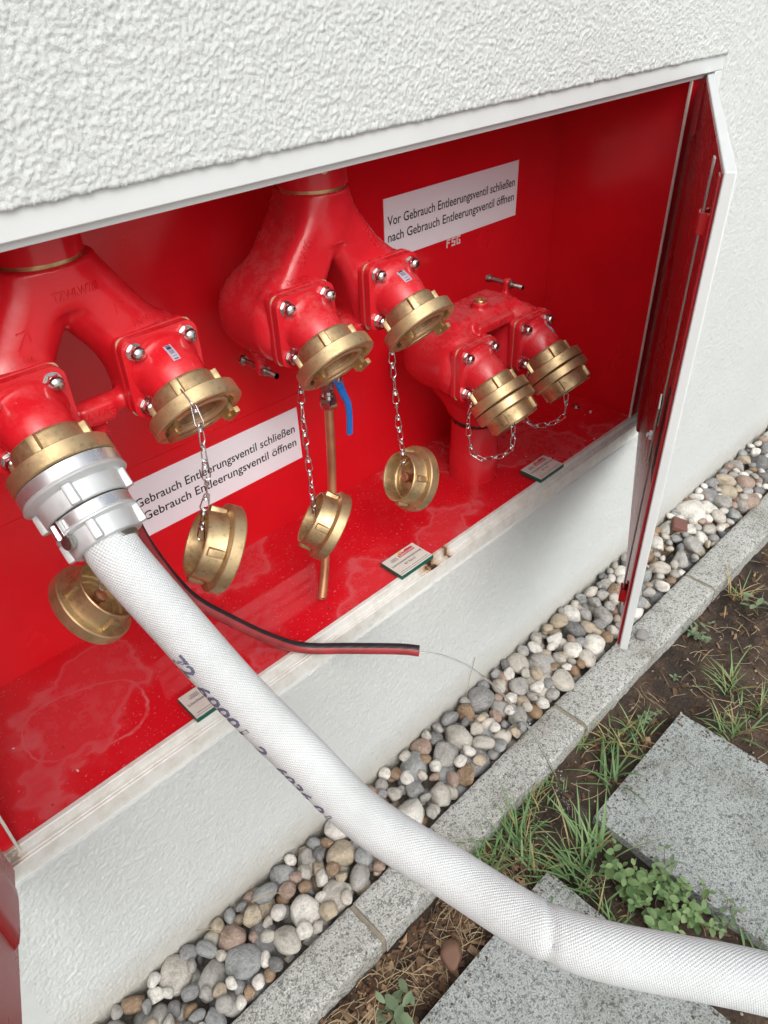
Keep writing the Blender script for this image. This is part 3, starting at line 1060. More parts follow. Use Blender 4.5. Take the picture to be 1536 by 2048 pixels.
def shows(b):
    P = V(b[:3]) - C0
    dep = P.dot(fwd)
    u, w = P.dot(right) / dep, P.dot(down) / dep
    vis = abs(u) < 0.54 and abs(w) < 0.71
    above = b[2] - bed_z(b[0], b[1])
    hid = sum(1 for c in cell.get((int(b[0] / 0.06), int(b[1] / 0.06)), ()) if c[2] > b[2] + 0.012 and (c[0] - b[0]) ** 2 + (c[1] - b[1]) ** 2 < 0.0007)
    return (b[3] / dep) * (1 if vis else 0.1) * (0.5 if hid else 1)


heap.sort(key=shows, reverse=True)
rest = MB()
tones = []
for i, (x, y, z, r) in enumerate(heap):
    q = Matrix.Rotation(random.uniform(0, 6.28), 4, 'Z') @ Matrix.Rotation(random.gauss(0, 0.22), 4, 'X') @ Matrix.Rotation(random.gauss(0, 0.22), 4, 'Y')
    ay = random.uniform(0.62, 1.0)
    scl = Matrix.Diagonal((r * 1.12, r * ay * 1.12, r * random.uniform(0.60, 0.86), 1))
    mt = Matrix.Translation((x, y, z)) @ q @ scl
    pick = random.randrange(len(shapes))
    me = shapes_lo[pick]
    if i < 295:
        inst('pebble', shapes[pick], strip, mt)
    else:
        vs = [mt @ v.co for v in me.vertices]
        rest.add(vs, [tuple(pp.vertices) for pp in me.polygons])
        tones.append((len(vs), random.random()))
o = rest.build('small_pebbles', M['pebble'], strip, smooth=180)
at = o.data.attributes.new('tone', 'FLOAT', 'POINT')
at.data.foreach_set('value', np.concatenate([np.full(k, t) for k, t in tones]).astype(np.float32))
o['kind'] = 'stuff'
print('pebbles', len(heap))

# ------------------------------------------------------------------ shared hardware meshes (local frames, +Z = outward)
def hexnut_dome():
    mb = MB()
    hx = [(0.0109 * math.cos(R(60 * i)), 0.0109 * math.sin(R(60 * i))) for i in range(6)]
    mb.lathe([(0.0, 0.0120), (0.0012, 0.0120)], 28)
    mb.prism(hx, Matrix.Translation((0, 0, 0.0015)), 0.0085)
    mb.lathe([(0.0098, 0.0100), (0.0125, 0.0096), (0.0155, 0.0078), (0.0174, 0.0045), (0.0182, 0.0)], 28)
    return mb.mesh('cap_nut', M['steel'], 30)


NUT = hexnut_dome()
ANG = R(42)
AX = V((0, -math.cos(ANG), -math.sin(ANG)))          # direction every outlet points
UP = V((0, -math.sin(ANG), math.cos(ANG)))
BR = 0.066 
EXT = 0.0185                                            # elbow bend radius


def coupling_mesh():
    mb = MB()
    prof = [(-0.0185, 0.0405), (-0.0185, 0.0442), (-0.0165, 0.0455), (-0.0140, 0.0462), (0.0075, 0.0468), (0.0090, 0.0480), (0.0092, 0.0630), (0.0105, 0.0650), (0.0290, 0.0657),
            (0.0308, 0.0640), (0.0310, 0.0540), (0.0302, 0.0525), (0.0210, 0.0520), (0.0205, 0.0470), (0.0225, 0.0462), (0.0225, 0.0362), (0.0210, 0.0352), (-0.0185, 0.0345)]
    mb.lathe(prof, 72, closed=True)
    return mb.mesh('coupling', M['brass'], 32)


def seal_mesh():
    return MB().lathe([(0.0228, 0.0455), (0.0285, 0.0450), (0.0300, 0.0430), (0.0295, 0.0385), (0.0275, 0.0366), (0.0228, 0.0366)], 56, closed=True).mesh('sealing_ring', M['seal'], 50)


def lug_mesh(mat, r0, h, w, t0, t1):
    """raised key on a collar, at angle 0 (local +X)"""
    mb = MB()
    bm = bmesh.new()
    bmesh.ops.create_cube(bm, size=1)
    for v in bm.verts: v.co = V((r0 - 0.003 + (v.co.x + 0.5) * (h + 0.003), v.co.y * w * (1.15 if v.co.x < 0 else 0.85), t0 + (v.co.z + 0.5) * (t1 - t0)))
    bmesh.ops.bevel(bm, geom=list(bm.edges), offset=min(h, w) * 0.28, segments=2, affect='EDGES', profile=0.6)
    me = bpy.data.meshes.new('lug'); bm.to_mesh(me); bm.free()
    me.materials.append(mat); me.shade_smooth(); me.set_sharp_from_angle(angle=R(45))
    return me


def claw_mesh():
    """storz claw: block rising from the face with a sideways hook, at angle 0"""
    mb = MB()
    def arc_block(a0, a1, r0, r1, t0, t1, n=6):
        vs = []
        for i in range(n + 1):
            a = R(a0 + (a1 - a0) * i / n)
            for r in (r0, r1):
                for t in (t0, t1): vs.append(V((r * math.cos(a), r * math.sin(a), t)))
        fs = []
        for i in range(n):
            k = i * 4
            for q in ((0, 1, 5, 4), (1, 3, 7, 5), (3, 2, 6, 7), (2, 0, 4, 6)): fs.append(tuple(k + x for x in q))
        fs += [(0, 2, 3, 1), (n * 4, n * 4 + 1, n * 4 + 3, n * 4 + 2)]
        mb.add(vs, fs)
    arc_block(-13, 13, 0.0440, 0.0512, 0.0195, 0.0395)
    arc_block(-9, 22, 0.0475, 0.0545, 0.0385, 0.0465)
    arc_block(-13, 0, 0.0450, 0.0535, 0.0380, 0.0430)
    return mb.mesh('claw', M['brassturn'], 40)


COUP, SEALM, CLAW = coupling_mesh(), seal_mesh(), claw_mesh()
LUG = lug_mesh(M['brass'], 0.0462, 0.0075, 0.0125, -0.0155, 0.0095)


def cap_mesh():
    mb = MB()
    prof = [(0.0, 0.0), (0.0, 0.0600), (0.0012, 0.0640), (0.0030, 0.0655), (0.0190, 0.0655), (0.0208, 0.0635), (0.0212, 0.0560), (0.0225, 0.0530), (0.0300, 0.0512), (0.0500, 0.0502), (0.0515, 0.0490),
            (0.0510, 0.0462), (0.0490, 0.0452), (0.0240, 0.0440), (0.0215, 0.0420), (0.0210, 0.0345), (0.0190, 0.0330), (0.0165, 0.0320), (0.0160, 0.0235), (0.0185, 0.0225), (0.0185, 0.0120), (0.0200, 0.0)]
    mb.lathe(prof, 72)
    return mb.mesh('cap_body', M['brass'], 32)


CAP = cap_mesh()
CAPLUG = lug_mesh(M['brass'], 0.0500, 0.0070, 0.0125, 0.0225, 0.0465)


def swivel_mesh():
    mb = MB()
    mb.lathe([(0.0185, 0.0105), (0.0210, 0.0105), (0.0215, 0.0070), (0.0300, 0.0070), (0.0310, 0.0110), (0.0360, 0.0108), (0.0385, 0.0080), (0.0395, 0.0)], 24)
    return mb.mesh('swivel_bolt', M['copper'], 35)


SWIV = swivel_mesh()


def link_mesh():
    """knotted-wire chain link: long loop along Z (0 top .. -L bottom) with its wire knot"""
    mb = MB()
    L, w, r = 0.0300, 0.0058, 0.00105
    pts = []
    for i in range(9):
        a = math.pi * i / 8
        pts.append(V((w * math.cos(a) * 0.62, 0, w * 0.7 * math.sin(a) - 0.0035)))
    for i in range(9):
        a = math.pi * i / 8
        pts.append(V((-w * math.cos(a), 0, -L + w - w * math.sin(a))))
    mb.tube(pts, r, 6, closed=True, ref=(0, 1, 0))
    for dz in (-0.0078, -0.0100):
        ring = [V((0.0033 * math.cos(t), 0.0024 * math.sin(t), dz + 0.0004 * math.sin(t))) for t in [2 * math.pi * k / 10 for k in range(10)]]
        mb.tube(ring, 0.0010, 6, closed=True)
    return mb.mesh('link', M['steel'], 60)


LINK = link_mesh()


def chain(parent, pts, pitch=0.0262):
    pts, L = resample(catmull(pts, 8), 200)
    n = max(2, int(round(L / pitch)))
    q, _ = resample(pts, n + 1)
    roll = random.uniform(0, 1.5)
    for i in range(n):
        d = (q[i] - q[i + 1]).normalized()
        a = roll + i * R(72) + random.uniform(-0.3, 0.3)
        e1, e2, _ = basis(d, (1, 0.2, 0))
        inst('link', LINK, parent, frame(q[i] + d * 0.0015, e1 * math.cos(a) + e2 * math.sin(a), d))


# ------------------------------------------------------------------ pipe manifolds
def ring_pts(c, r, ax, n=28):
    e1, e2, a = basis(ax)
    return [V(c) + e1 * (r * math.cos(2 * math.pi * i / n)) + e2 * (r * math.sin(2 * math.pi * i / n)) for i in range(n)]


SPX, FY = 0.0955, 0.10            # half distance of outlets, plane of the flanges


def surface_net(F, org, h, name):
    """mesh of the zero level of a sampled distance field"""
    S = F < 0
    nx, ny, nz = F.shape
    cs = [(a, b_, c) for a in (0, 1) for b_ in (0, 1) for c in (0, 1)]
    sl = lambda A, o: A[o[0]:nx - 1 + o[0], o[1]:ny - 1 + o[1], o[2]:nz - 1 + o[2]]
    cnt = sum(sl(S, o).astype(np.int8) for o in cs)
    act = (cnt > 0) & (cnt < 8)
    acc = np.zeros(act.shape + (3,)); num = np.zeros(act.shape)
    for o in cs:
        for ax in range(3):
            if o[ax]: continue
            q = list(o); q[ax] = 1
            fa, fb = sl(F, o), sl(F, tuple(q))
            x = (fa < 0) != (fb < 0)
            t = np.where(x, fa / np.where(x, fa - fb, 1), 0)
            for k in range(3):
                acc[..., k] += np.where(x, o[k] + (t if k == ax else 0), 0)
            num += x
    idx = -np.ones(act.shape, dtype=np.int64)
    idx[act] = np.arange(act.sum())
    cell = np.stack(np.nonzero(act), -1)
    P = (cell + acc[act] / num[act][:, None]) * h + np.array(org)
    quads = []
    for ax in range(3):
        a, b_ = (ax + 1) % 3, (ax + 2) % 3
        lo = [slice(1, -1)] * 3; lo[ax] = slice(0, F.shape[ax] - 1)
        hi = list(lo); hi[ax] = slice(1, F.shape[ax])
        s0, s1 = S[tuple(lo)], S[tuple(hi)]
        e = np.stack(np.nonzero(s0 != s1), -1)
        flip = s0[tuple(e.T)]
        off = np.ones(3, dtype=int); off[ax] = 0
        c0 = e + off
        def g(da, db):
            q = c0.copy(); q[:, a] -= da; q[:, b_] -= db
            return idx[tuple(q.T)]
        Q = np.stack([g(1, 1), g(0, 1), g(0, 0), g(1, 0)], -1)
        Q[~flip] = Q[~flip][:, ::-1]
        quads.append(Q)
    me = from_arrays(name, [(P, np.concatenate(quads))], M['redcast'])
    me.materials.clear()
    return me


def smin(a, b_, k):
    t = np.clip(0.5 + 0.5 * (b_ - a) / k, 0, 1)
    return b_ * (1 - t) + a * t - k * t * (1 - t)


def field(lo, hi, h):
    ax = [np.arange(l_, u_ + h, h) for l_, u_ in zip(lo, hi)]
    return np.meshgrid(*ax, indexing='ij')


def capsule(U, Vv, Wv, a, b_, ra, rb):
    a, b_ = np.array(a), np.array(b_)
    d = b_ - a
    t = np.clip(((U - a[0]) * d[0] + (Vv - a[1]) * d[1] + (Wv - a[2]) * d[2]) / (d @ d), 0, 1)
    return np.sqrt((U - a[0] - t * d[0]) ** 2 + (Vv - a[1] - t * d[1]) ** 2 + (Wv - a[2] - t * d[2]) ** 2) - (ra + (rb - ra) * t)


def rbox(U, Vv, Wv, c, s_, r):
    q = [np.abs(A - c[i]) - (s_[i] - r) for i, A in enumerate((U, Vv, Wv))]
    return np.sqrt(sum(np.maximum(x, 0) ** 2 for x in q)) + np.minimum(np.maximum(np.maximum(q[0], q[1]), q[2]), 0) - r


def extrude(d2, Vv, v0, v1, r):
    """2-D distance swept from v0 to v1, edges rounded by r"""
    dv = np.abs(Vv - (v0 + v1) / 2) - ((v1 - v0) / 2 - r)
    d2 = d2 + r
    return np.sqrt(np.maximum(d2, 0) ** 2 + np.maximum(dv, 0) ** 2) + np.minimum(np.maximum(d2, dv), 0) - r


def seg2(U, Wv, a, b_):
    dx, dy = b_[0] - a[0], b_[1] - a[1]
    t = np.clip(((U - a[0]) * dx + (Wv - a[1]) * dy) / (dx * dx + dy * dy), 0, 1)
    return np.sqrt((U - a[0] - t * dx) ** 2 + (Wv - a[1] - t * dy) ** 2)


def casting_a():
    """chunky cast body with flat-fronted legs; local u right / v into the wall / w towards the neck"""
    h = 0.0031
    lo = (-0.190, -0.006, -0.128)
    U, Vv, Wv = field(lo, (0.190, 0.186, 0.196), h)
    D = None
    for sg in (-1, 1):
        leg = extrude(seg2(U, Wv, (0, 0.156), (sg * 0.1050, 0.000)) - (0.0390 + 0.014 * np.clip((0.13 - Wv) / 0.13, 0, 1)), Vv, 0.013, 0.130, 0.022)
        bar = extrude(seg2(U, Wv, (sg * 0.1015, 0.004), (sg * 0.1015, -0.012)) - 0.0575, Vv, 0.010, 0.156, 0.030)
        blk = rbox(U, Vv, Wv, (sg * SPX, 0.022, 0), (0.052, 0.015, 0.052), 0.006)
        d = smin(smin(leg, bar, 0.034), blk, 0.008)
        D = d if D is None else smin(D, d, 0.012)
    neck = capsule(U, Vv, Wv, (0, 0.065, 0.10), (0, 0.065, 0.26), 0.0525, 0.0525)
    neck = np.maximum(neck, 0.105 - Wv)
    D = smin(D, neck, 0.018)
    D = smin(D, rbox(U, Vv, Wv, (0, 0.088, -0.064), (0.110, 0.052, 0.020), 0.016), 0.014)
    D = smin(D, rbox(U, Vv, Wv, (0, 0.030, -0.060), (0.060, 0.016, 0.011), 0.006), 0.008)
    D = smin(D, np.maximum(capsule(U, Vv, Wv, (0, 0.065, -0.06), (0, 0.065, -0.110), 0.0185, 0.0165), -Wv - 0.0985), 0.006)
    D = smin(D, rbox(U, Vv, Wv, (-0.125, 0.090, -0.084), (0.010, 0.008, 0.024), 0.006), 0.012)
    D = np.maximum(D, Wv - 0.1765)                       # faced end of the neck
    return surface_net(D, lo, h, 'body')


def casting_b():
    """smooth flared body with an arched opening"""
    h = 0.0031
    lo = (-0.172, -0.004, -0.096)
    U, Vv, Wv = field(lo, (0.172, 0.140, 0.184), h)
    D = None
    for sg in (-1, 1):
        leg = capsule(U, Vv, Wv, (sg * 0.008, 0.064, 0.152), (sg * 0.1020, 0.052, 0.010), 0.0520, 0.0470)
        blk = rbox(U, Vv, Wv, (sg * SPX, 0.036, 0.0), (0.0530, 0.028, 0.0530), 0.010)
        sh_ = capsule(U, Vv, Wv, (sg * 0.060, 0.050, 0.074), (sg * 0.118, 0.040, 0.034), 0.030, 0.022)
        d = smin(smin(leg, blk, 0.022), sh_, 0.018)
        D = d if D is None else smin(D, d, 0.012)
    neck = capsule(U, Vv, Wv, (0, 0.065, 0.13), (0, 0.065, 0.26), 0.0545, 0.0540)
    neck = np.maximum(neck, 0.110 - Wv)
    D = smin(D, neck, 0.020)
    D = smin(D, capsule(U, Vv, Wv, (-0.06, 0.030, -0.038), (0.06, 0.030, -0.038), 0.0150, 0.0150), 0.012)
    D = smin(D, rbox(U, Vv, Wv, (0, 0.026, -0.042), (0.024, 0.013, 0.014), 0.004), 0.006)
    D = smin(D, capsule(U, Vv, Wv, (0, 0.034, -0.05), (0, 0.034, -0.072), 0.0145, 0.0135), 0.010)
    D = np.maximum(D, Wv - 0.1605)
    return surface_net(D, lo, h, 'body')


CAST_A, CAST_B = casting_a(), casting_b()


def emboss(parent, body_obj, text, org, xdir, ydir, height, mat, depth=0.0018, width=None, off=0.35):
    """raised foundry letters laid on the surface of the casting (projected along +Y)"""
    vs, fs, w = text_mesh(text, width, height, res=2)
    me0 = body_obj.data
    mw_ = W[body_obj.name]
    bvh = BVHTree.FromPolygons([mw_ @ v.co for v in me0.vertices], [tuple(p.vertices) for p in me0.polygons])
    x, y = V(xdir).normalized(), V(ydir).normalized()
    tops, ok = [], True
    for p in vs:
        q = V(org) + x * (p.x - w / 2) + y * p.y
        hit, nr, _, _ = bvh.ray_cast(V((q.x, q.y - 0.3, q.z)), V((0, 1, 0)))
        if hit is None: ok = False; hit = q; nr = V((0, -1, 0))
        tops.append((hit, nr))
    if not ok: return None
    N = len(vs)
    mb = MB()
    mb.v = [h + nr * depth for h, nr in tops] + [h - nr * 0.0012 for h, nr in tops]
    edges = {}
    for f in fs:
        for a, b in zip(f, f[1:] + f[:1]): edges[(a, b)] = edges.get((a, b), 0) + 1
    mb.f = [f for f in fs] + [(a, b, b + N, a + N) for (a, b) in edges if (b, a) not in edges]
    return mb.build('foundry_mark', mat, parent, smooth=25)


def sticker(elbow, cx, cz, th0, th1, f0, f1):
    """small barcode label that follows the elbow's torus surface"""
    n1, n2 = 8, 6
    vs, fs, uvs = [], [], []
    for i in range(n1 + 1):
        b = th0 + (th1 - th0) * i / n1                     # along the bend
        rr = 0.0412 + 0.0060 * (1 - b / ANG) + 0.0015 * math.sin(math.pi * b / ANG) + 0.0005
        for j in range(n2 + 1):
            a = f0 + (f1 - f0) * j / n2                    # round the tube, 0 = top/outside
            c = V((cx, FY - BR * math.sin(b), cz - BR * (1 - math.cos(b))))
            out = V((0, -math.sin(b), math.cos(b)))
            vs.append(c + (out * math.cos(a) + V((1, 0, 0)) * math.sin(a)) * rr)
            uvs.append((i / n1, j / n2))
    for i in range(n1):
        for j in range(n2): fs.append((i * (n2 + 1) + j, i * (n2 + 1) + j + 1, (i + 1) * (n2 + 1) + j + 1, (i + 1) * (n2 + 1) + j))
    mb = MB(); mb.add(vs, fs)
    o = mb.build('barcode_sticker', M['barcode'], elbow, smooth=180)
    ul = o.data.uv_layers.new(name='UVMap')
    for lp in o.data.loops: ul.data[lp.index].uv = uvs[lp.vertex_index]
    return o


def outlet(root, cx, cz, mat, claws=True, stick=None):
    """flange plate, elbow, four cap nuts and a brass storz coupling"""
    base = MB().prism(rrect(0.116, 0.116, 0.016, 6), frame((cx, FY + 0.0125, cz), (1, 0, 0), (0, -1, 0)), 0.0118)
    base.build('body_flange', mat, root, bevel=0.0018)
    gk = MB().prism(rrect(0.1125, 0.1125, 0.008, 4), frame((cx, FY + 0.0005, cz), (1, 0, 0), (0, -1, 0)), 0.0018)
    gk.build('gasket', M['gasket'], root, smooth=30)
    pts, rad = [], []
    for i in range(31):
        b = ANG * i / 30
        pts.append(V((cx, FY - BR * math.sin(b), cz - BR * (1 - math.cos(b)))))
        s = BR * b
        rad.append(0.0412 + 0.0060 * (1 - i / 30) + 0.006 * max(0, 1 - max(0, s - 0.013) / 0.010) ** 2 + 0.0015 * math.sin(math.pi * i / 30))
    for i in range(1, 7):
        pts.append(pts[30] + AX * (EXT * i / 6)); rad.append(0.0412)
    el = MB()
    el.tube(pts, rad, 48)
    el.prism(rrect(0.115, 0.115, 0.017, 6), frame((cx, FY - 0.0015, cz), (1, 0, 0), (0, -1, 0)), 0.0135)
    elbow = el.build('elbow', mat, root, bevel=0.0022)
    for sx in (-1, 1):
        for sz in (-1, 1):
            inst('cap_nut', NUT, root, frame((cx + sx * 0.0395, FY - 0.0152, cz + sz * 0.0395), (math.cos(sx + sz * 2 + cx * 9), 0, math.sin(sx + sz * 2 + cx * 9)), (0, -1, 0)))
    E = V((cx, FY - BR * math.sin(ANG), cz - BR * (1 - math.cos(ANG)))) + AX * EXT
    cm = frame(E, UP, AX)
    cp = inst('coupling', COUP, root, cm)
    inst('sealing_ring', SEALM, cp, cm)
    for k in range(4):
        inst('lug', LUG, cp, cm @ Matrix.Rotation(R(-30 - 90 * k), 4, 'Z') if False else cm @ Matrix.Rotation(R(30 + 90 * k), 4, 'Z'))
    if claws:
        for k in (0, 1):
            inst('claw', CLAW, cp, cm @ Matrix.Rotation(R(75 + 180 * k), 4, 'Z'))
    if stick: sticker(elbow, cx, cz, *stick)
    return cm


def long_bolt(root, c, d, length, r=0.005):
    d = V(d).normalized()
    mb = MB()
    mb.tube([V(c), V(c) + d * length], r, 14)
    for i in range(14): pass
    mb.lathe([(-0.004, 0.0092), (0.004, 0.0092)], 6, frame(c, (1, 0, 0), d))
    mb.lathe([(length * 0.62, 0.0090), (length * 0.62 + 0.008, 0.0090)], 6, frame(c, (0.8, 0, 0.6), d))
    for i in range(12):
        t = length * 0.76 + i * length * 0.02
        mb.lathe([(t, r), (t + length * 0.01, r * 1.1), (t + length * 0.02, r)], 14, frame(c, (1, 0, 0), d))
    return mb.build('clamp_bolt', M['zinc'], root, smooth=30)


# --- left manifold (smooth body), hose connected to its left outlet
LX, LZ = 0.3355, 1.120
man_l = thing('inlet_manifold', (LX, 0.165, 1.05), 'smooth red twin-outlet pipe manifold with the white fire hose connected', 'manifold', 'red twin-outlet manifolds in the cabinet')
body = inst('body', CAST_B, man_l, Matrix.Translation((LX, FY, LZ)))
if not CAST_B.materials: CAST_B.materials.append(M['redcast'])
if not CAST_A.materials: CAST_A.materials.append(M['redcast2'])
CM = {}
CM['L1'] = outlet(man_l, LX - SPX, LZ, M['redcast'], claws=False)
CM['L2'] = outlet(man_l, LX + SPX, LZ, M['redcast'], stick=(R(17), R(31), R(-10), R(4)))
pp = MB(); pp.lathe([(1.2860, 0.0560), (1.330, 0.0560), (1.3515, 0.0555)], 56, Matrix.Translation((LX, 0.165, 0)))
pp.build('riser_pipe', M['redcast'], man_l)
MB().lathe([(1.276, 0.0515), (1.278, 0.0530), (1.2850, 0.0530), (1.2862, 0.0515)], 56, Matrix.Translation((LX, 0.165, 0))).build('thread_ring', M['brassturn'], man_l)
emboss(man_l, body, 'TZWLW7/II', (LX + 0.012, 0, LZ + 0.122), (1, 0, 0.0), (0, 0, 1), 0.0115, M['redcast'], width=0.060)
emboss(man_l, body, 'PN16', (LX + 0.088, 0, LZ + 0.062), (1, 0, 0.0), (0, 0, 1), 0.0085, M['redcast'])
emboss(man_l, body, 'D1446', (LX - 0.075, 0, LZ + 0.062), (1, 0, 0.0), (0, 0, 1), 0.0085, M['redcast'])
emboss(man_l, body, 'AWG', (LX + 0.0, 0, LZ - 0.047), (1, 0, 0.0), (0, 0, 1), 0.0130, M['redcast'])


def arrow(parent, bobj, org, ang):
    me0 = bobj.data; mw_ = W[bobj.name]
    bvh = BVHTree.FromPolygons([mw_ @ v.co for v in me0.vertices], [tuple(p.vertices) for p in me0.polygons])
    mb = MB()
    for (a, b) in (((0, -0.014), (0, 0.013)), ((0, 0.014), (-0.009, 0.003)), ((0, 0.014), (0.009, 0.003))):
        pts = []
        for k in range(7):
            x = a[0] + (b[0] - a[0]) * k / 6; y = a[1] + (b[1] - a[1]) * k / 6
            q = V(org) + V((x * math.cos(ang) - y * math.sin(ang), 0, x * math.sin(ang) + y * math.cos(ang)))
            h = bvh.ray_cast(V((q.x, q.y - 0.3, q.z)), V((0, 1, 0)))[0]
            if h is None: return
            pts.append(h)
        mb.tube(pts, 0.0012, 6)
    mb.build('flow_arrow', bobj.data.materials[0], parent)


arrow(man_l, body, (LX - 0.066, 0.0, LZ + 0.088), R(-38))
arrow(man_l, body, (LX + 0.066, 0.0, LZ + 0.088), R(38))

# --- middle manifold (angular body)
MX, MZ = 0.7775, 1.104
man_m = thing('inlet_manifold', (MX, 0.165, 1.0), 'angular red manifold with two open brass outlets and a drain valve beneath', 'manifold', 'red twin-outlet manifolds in the cabinet')
body = inst('body', CAST_A, man_m, Matrix.Translation((MX, FY, MZ)))
CM['M1'] = outlet(man_m, MX - SPX, MZ, M['redcast2'])
CM['M2'] = outlet(man_m, MX + SPX, MZ, M['redcast2'], stick=(R(14), R(30), R(-16), R(4)))
pp = MB(); pp.lathe([(1.2860, 0.0560), (1.332, 0.0560), (1.3515, 0.0555)], 56, Matrix.Translation((MX, 0.165, 0)))
pp.build('riser_pipe', M['redcast2'], man_m)
MB().lathe([(1.276, 0.0510), (1.278, 0.0528), (1.2850, 0.0528), (1.2862, 0.0510)], 56, Matrix.Translation((MX, 0.165, 0))).build('thread_ring', M['brassturn'], man_m)
sa = R(-62)
sp_ = V((MX + 0.056 * math.sin(R(-18)), 0.165 - 0.056 * math.cos(R(-18)), 1.314))
scr = MB().lathe([(0.0, 0.0060), (0.0016, 0.0058), (0.0019, 0.0050), (0.0019, 0.0)], 18, frame(sp_, (0, 0, 1), (math.sin(R(-18)), -math.cos(R(-18)), 0)))
scr.build('locking_screw', M['brassturn'], man_m)
long_bolt(man_m, (MX - 0.125, FY + 0.142, MZ - 0.097), (0, -1, 0), 0.095)
emboss(man_m, body, 'AWG', (MX - 0.062, 0, MZ + 0.096), (0.55, 0, 0.83), (-0.83, 0, 0.55), 0.0130, M['redcast2'])
emboss(man_m, body, 'PN16 DIN', (MX + 0.073, 0, MZ + 0.086), (0.60, 0, -0.80), (0.80, 0, 0.60), 0.0090, M['redcast2'])
emboss(man_m, body, 'D8215570', (MX - 0.088, 0, MZ + 0.0615), (1, 0, 0), (0, 0, 1), 0.0070, M['redcast2'])
# drain valve with blue lever and copper outlet pipe
dv = MB()
T = lambda z: Matrix.Translation((MX - 0.006, 0.165, z))
dv.lathe([(1.006, 0.0125), (0.985, 0.0125)], 6, T(0)); dv.lathe([(0.988, 0.0100), (0.975, 0.0115), (0.955, 0.0115), (0.945, 0.0100)], 24, T(0))
dv.lathe([(0.948, 0.0140), (0.930, 0.0140)], 6, T(0)); dv.lathe([(0.931, 0.0110), (0.926, 0.0120), (0.920, 0.0120), (0.915, 0.0105)], 24, T(0))
dv.lathe([(0.916, 0.0165), (0.915, 0.0170), (0.897, 0.0170), (0.895, 0.0160)], 6, T(0))
dv.tube([(MX - 0.006, 0.158, 0.965), (MX - 0.006, 0.128, 0.965)], 0.0065, 16)
valve = dv.build('drain_valve', M['steel'], man_m, smooth=25)
lv = MB()
path_l = catmull([(MX - 0.010, 0.132, 0.972), (MX - 0.006, 0.131, 0.955), (MX + 0.000, 0.126, 0.930), (MX + 0.005, 0.122, 0.912), (MX + 0.005, 0.121, 0.880), (MX + 0.003, 0.121, 0.850)], 6)
e_prev = None
secs = []
for i, q in enumerate(path_l):
    t = (path_l[min(i + 1, len(path_l) - 1)] - path_l[max(i - 1, 0)]).normalized()
    sx = V((0, 1, 0)).cross(t).normalized()
    wd = 0.0095 - 0.0035 * min(1, i / 14)
    hd = 0.0042
    secs.append([q + sx * (wd * a) + V((0, 1, 0)) * (hd * b) for a, b in ((-1, -0.5), (-0.7, -1), (0.7, -1), (1, -0.5), (1, 0.5), (0.7, 1), (-0.7, 1), (-1, 0.5))])
vs = [p for s_ in secs for p in s_]
fs = [tuple(range(8)), tuple(reversed(range(len(vs) - 8, len(vs))))]
for i in range(len(secs) - 1):
    for k in range(8): fs.append((i * 8 + k, i * 8 + (k + 1) % 8, (i + 1) * 8 + (k + 1) % 8, (i + 1) * 8 + k))
lv.add(vs, fs)
lv.build('lever', M['blue'], valve, smooth=40)
MB().lathe([(0, 0.0062), (0.005, 0.0062), (0.0055, 0.005), (0.0055, 0)], 6, frame((MX - 0.008, 0.1275, 0.965), (0, 0, 1), (0, -1, 0))).build('lever_nut', M['steel'], valve)
cp_pts = catmull([(MX - 0.006, 0.165, 0.900), (MX - 0.010, 0.165, 0.800), (MX - 0.018, 0.163, 0.715), (MX - 0.035, 0.148, 0.668), (0.700, 0.122, 0.634), (0.660, 0.086, 0.600), (0.628, 0.060, 0.572)], 8)
cu = MB()
cu.tube(cp_pts, 0.0088, 24, cap=False)
cu.tube(cp_pts, 0.0076, 24, cap=False)
k = len(cu.v) // 2
last = [k - 24 + i for i in range(24)], [2 * k - 24 + i for i in range(24)]
cu.f += [(last[0][i], last[0][(i + 1) % 24], last[1][(i + 1) % 24], last[1][i]) for i in range(24)]
cu.build('copper_pipe', M['copper'], man_m)

# --- right manifold: the same casting upside down on a floor pipe
RX, RZ = 1.207, 0.872
man_r = thing('inlet_manifold', (RX, 0.165, FZ), 'upside-down red manifold on a floor pipe with two capped brass outlets', 'manifold', 'red twin-outlet manifolds in the cabinet')
rot = Matrix.Rotation(math.pi, 4, 'Y')
body = inst('body', CAST_A, man_r, Matrix.Translation((RX, FY, RZ)) @ rot)
CM['R1'] = outlet(man_r, RX - SPX, RZ, M['redcast2'], claws=False)
CM['R2'] = outlet(man_r, RX + SPX, RZ, M['redcast2'], claws=False, stick=(R(14), R(30), R(12), R(32)))
pp = MB(); pp.lathe([(0.5352, 0.0590), (0.604, 0.0590), (0.607, 0.0575), (0.610, 0.0572), (0.6110, 0.0565), (0.688, 0.0560)], 56, Matrix.Translation((RX, 0.165, 0)))
pp.build('riser_pipe', M['redcast2'], man_r)
MB().lathe([(0.6885, 0.0515), (0.6895, 0.0528), (0.6935, 0.0528), (0.6960, 0.0515)], 56, Matrix.Translation((RX, 0.165, 0))).build('thread_ring', M['darkgap'], man_r)
MB().lathe([(0.968, 0.0135), (0.9735, 0.0135), (0.9750, 0.0125), (0.9740, 0.0080), (0.9700, 0.0075), (0.9700, 0.0)], 24, Matrix.Translation((RX, 0.165, 0))).build('vent_plug', M['brassturn'], man_r)
long_bolt(man_r, (RX + 0.125, FY + 0.142, RZ + 0.097), (0, -1, 0), 0.095)
emboss(man_r, body, 'PN16 AWG', (RX, 0, RZ + 0.060), (1, 0, 0), (0, 0, 1), 0.0085, M['redcast2'])


